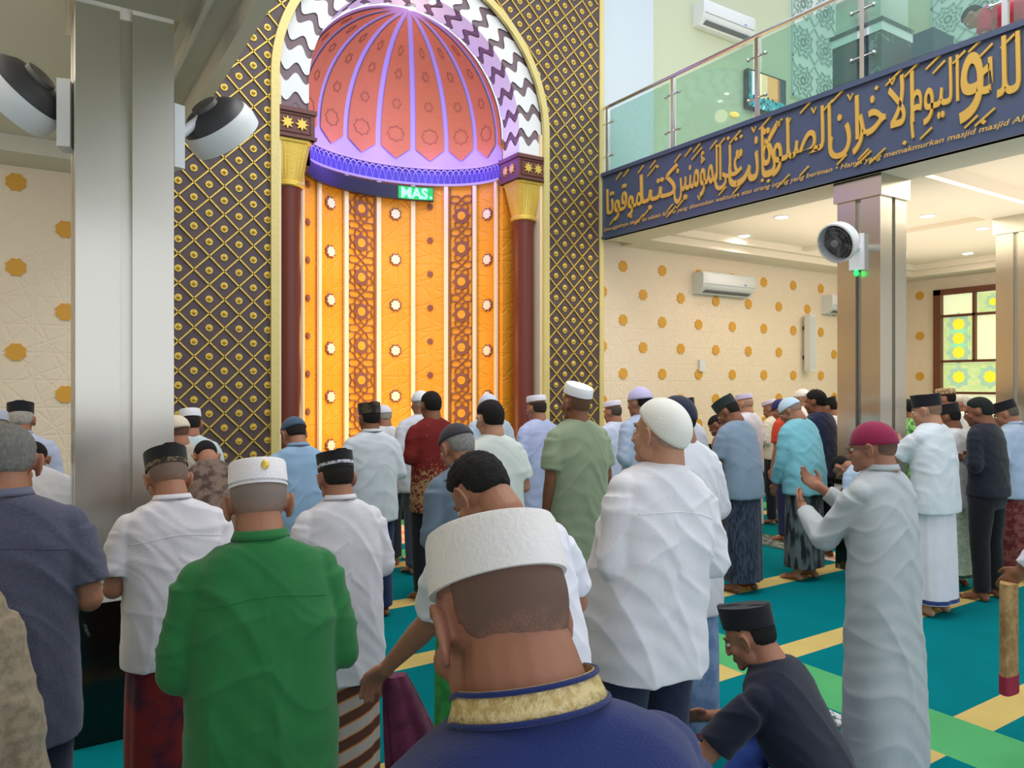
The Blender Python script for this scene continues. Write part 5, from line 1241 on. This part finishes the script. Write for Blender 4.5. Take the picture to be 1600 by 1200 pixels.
person('man in tall black cap, white T-shirt and white sarong with blue hem', 1447, 609, 5.85, face=-.02, lean=.05, head=(.12, .25, 0), W=1.06, arms=(((.02, .18, -.20), (.02, .10, .16)), ((.03, .12, -.22), (-.10, .17, .14))), skin='l', hair=('buzz', '#6f5a4a', .003), cap=cw('peci', '#14151d', h=.090),
  shirt=S_('#d6e0e8', hem=.76, sleeve='short', wr=.007, loose=1.06), lower=sar(cloth('white_sarong', '#dfe0ea'), hemband='#2b3f78', hem=.10))
person('man in pale green sarong and white shirt directly beyond the tall black cap', 1481, 625, 6.6, lean=.05, head=(.2, .2, 0), W=.98, skin='d', hair=('short', HB, .005), cap=cw('peci', '#1a1b22'), shirt=S_('#dfe2ea', hem=.72), lower=sar(batik('palegreen', '#a9bda4', '#c2d2bd', 30), hemband='#2b5a48', hem=.11))
person('man in brown patterned cap beyond the pale green sarong', 1477, 604, 8.8, lean=.03, head=(.1, .2, 0), skin='m', hair=('short', HB, .005), cap=('kopiah', '#8a6a4e', cloth('cap_brownpat', '#8a6a4e', .8, col2='#c9b394', vscale=60), dict(h=.06)), shirt=S_('#dfe2ea'), lower=tro('#444a5a'))
person('person in white hooded clothes in front of the coloured window', 1503, 616, 9.6, lean=.05, head=(.2, .2, 0), skin='m', hair=('short', '#e2e2e0', .012), shirt=S_('#e6e8ee', loose=1.15), lower=tro('#9a9a98'))
person('bare headed man in black long sleeved T-shirt and black trousers', 1529, 620, 6.25, face=-.02, lean=.06, head=(.18, .3, 0), W=.98, arms=('fold', 'fold'), skin='d', hair=('short', '#1d2423', .010), shirt=S_('#1b222e', hem=.84, wr=.005), lower=tro('#14161c'))
person('man in light blue shirt, black cap and maroon batik sarong near right edge', 1572, 622, 6.95, face=-.02, lean=.10, head=(.30, .3, 0), W=1.06, arms=('fold', 'fold'), skin='m', hair=('short', '#6b645c', .006), cap=cw('peci', '#171820', h=.082), shirt=S_('#a9bfdc', hem=.74, wr=.006), collar=('#a9bfdc', .02), lower=sar(batik('maroon', '#5e1f26', '#7d4a44', 20), hem=.09))
# --- upstairs
person('man in red shirt bending over on the upper gallery behind the glass', 1522, 0, 7.6, lean=1.15, head=(-.1, .1, 0), skin='m', H=1.0, zb=4.34, arms=('hang', 'hang'), hair=('short', HB, .012), shirt=S_('#b8324a', hem=.8, sleeve='short'), lower=tro('#2a2c38'))
t = thing('cabinet', 'dark blue and grey cabinet standing beyond the marble clad upper pillar', 'cabinet', (8.7, 4.66, 4.34), 0)
obj('carcass', G().box(-.2, .2, -.2, .2, 0, 1.15), mat('cabinet_grey', '#8e9496', .6), t); obj('cabinet_top', G().box(-.22, .22, -.22, .22, 1.15, 1.42), mat('cabinet_blue', '#2e4a66', .5), t)
obj('door', G().box(-.15, .15, -.215, -.2, .1, 1.1), mat('cabinet_door', '#4f585c', .6), t)
# folded mat hanging from the hand at the right edge
E12, W12 = i12['sh'][0][1:3]; d12 = (W12-E12).normalized(); hv = t12.location + (W12+d12*.085)*i12['s']; hx, hy, hz = hv.x, hv.y, hv.z-.06
t = thing('folded_mat', 'tan folded mat with red hem hanging from hand at right edge', 'mat', (hx, hy, hz), .35)
g = G(); rows = []
for i in range(15):
    z = .06-.50*i/14; k = 1+.1*math.sin(i*.8); rows.append([((.085+.01*i/14)*k**.3*math.cos(2*PI*j/24)+.006*math.sin(z*20), .035*math.sin(2*PI*j/24)*(1+.2*math.sin(3*2*PI*j/24)), z) for j in range(24)])
g.grid(rows); obj('mat_body', g, mat('tan_mat', '#b08f5e', .9, col2='#9a7648', vscale=30), t, sm='auto')
g = G(); g.grid([[(p[0]*1.04, p[1]*1.08, z) for p in rows[-1]] for z in (-.445, -.36)]); obj('mat_hem', g, mat('red_hem', '#9c2740', .9), t, sm='auto')
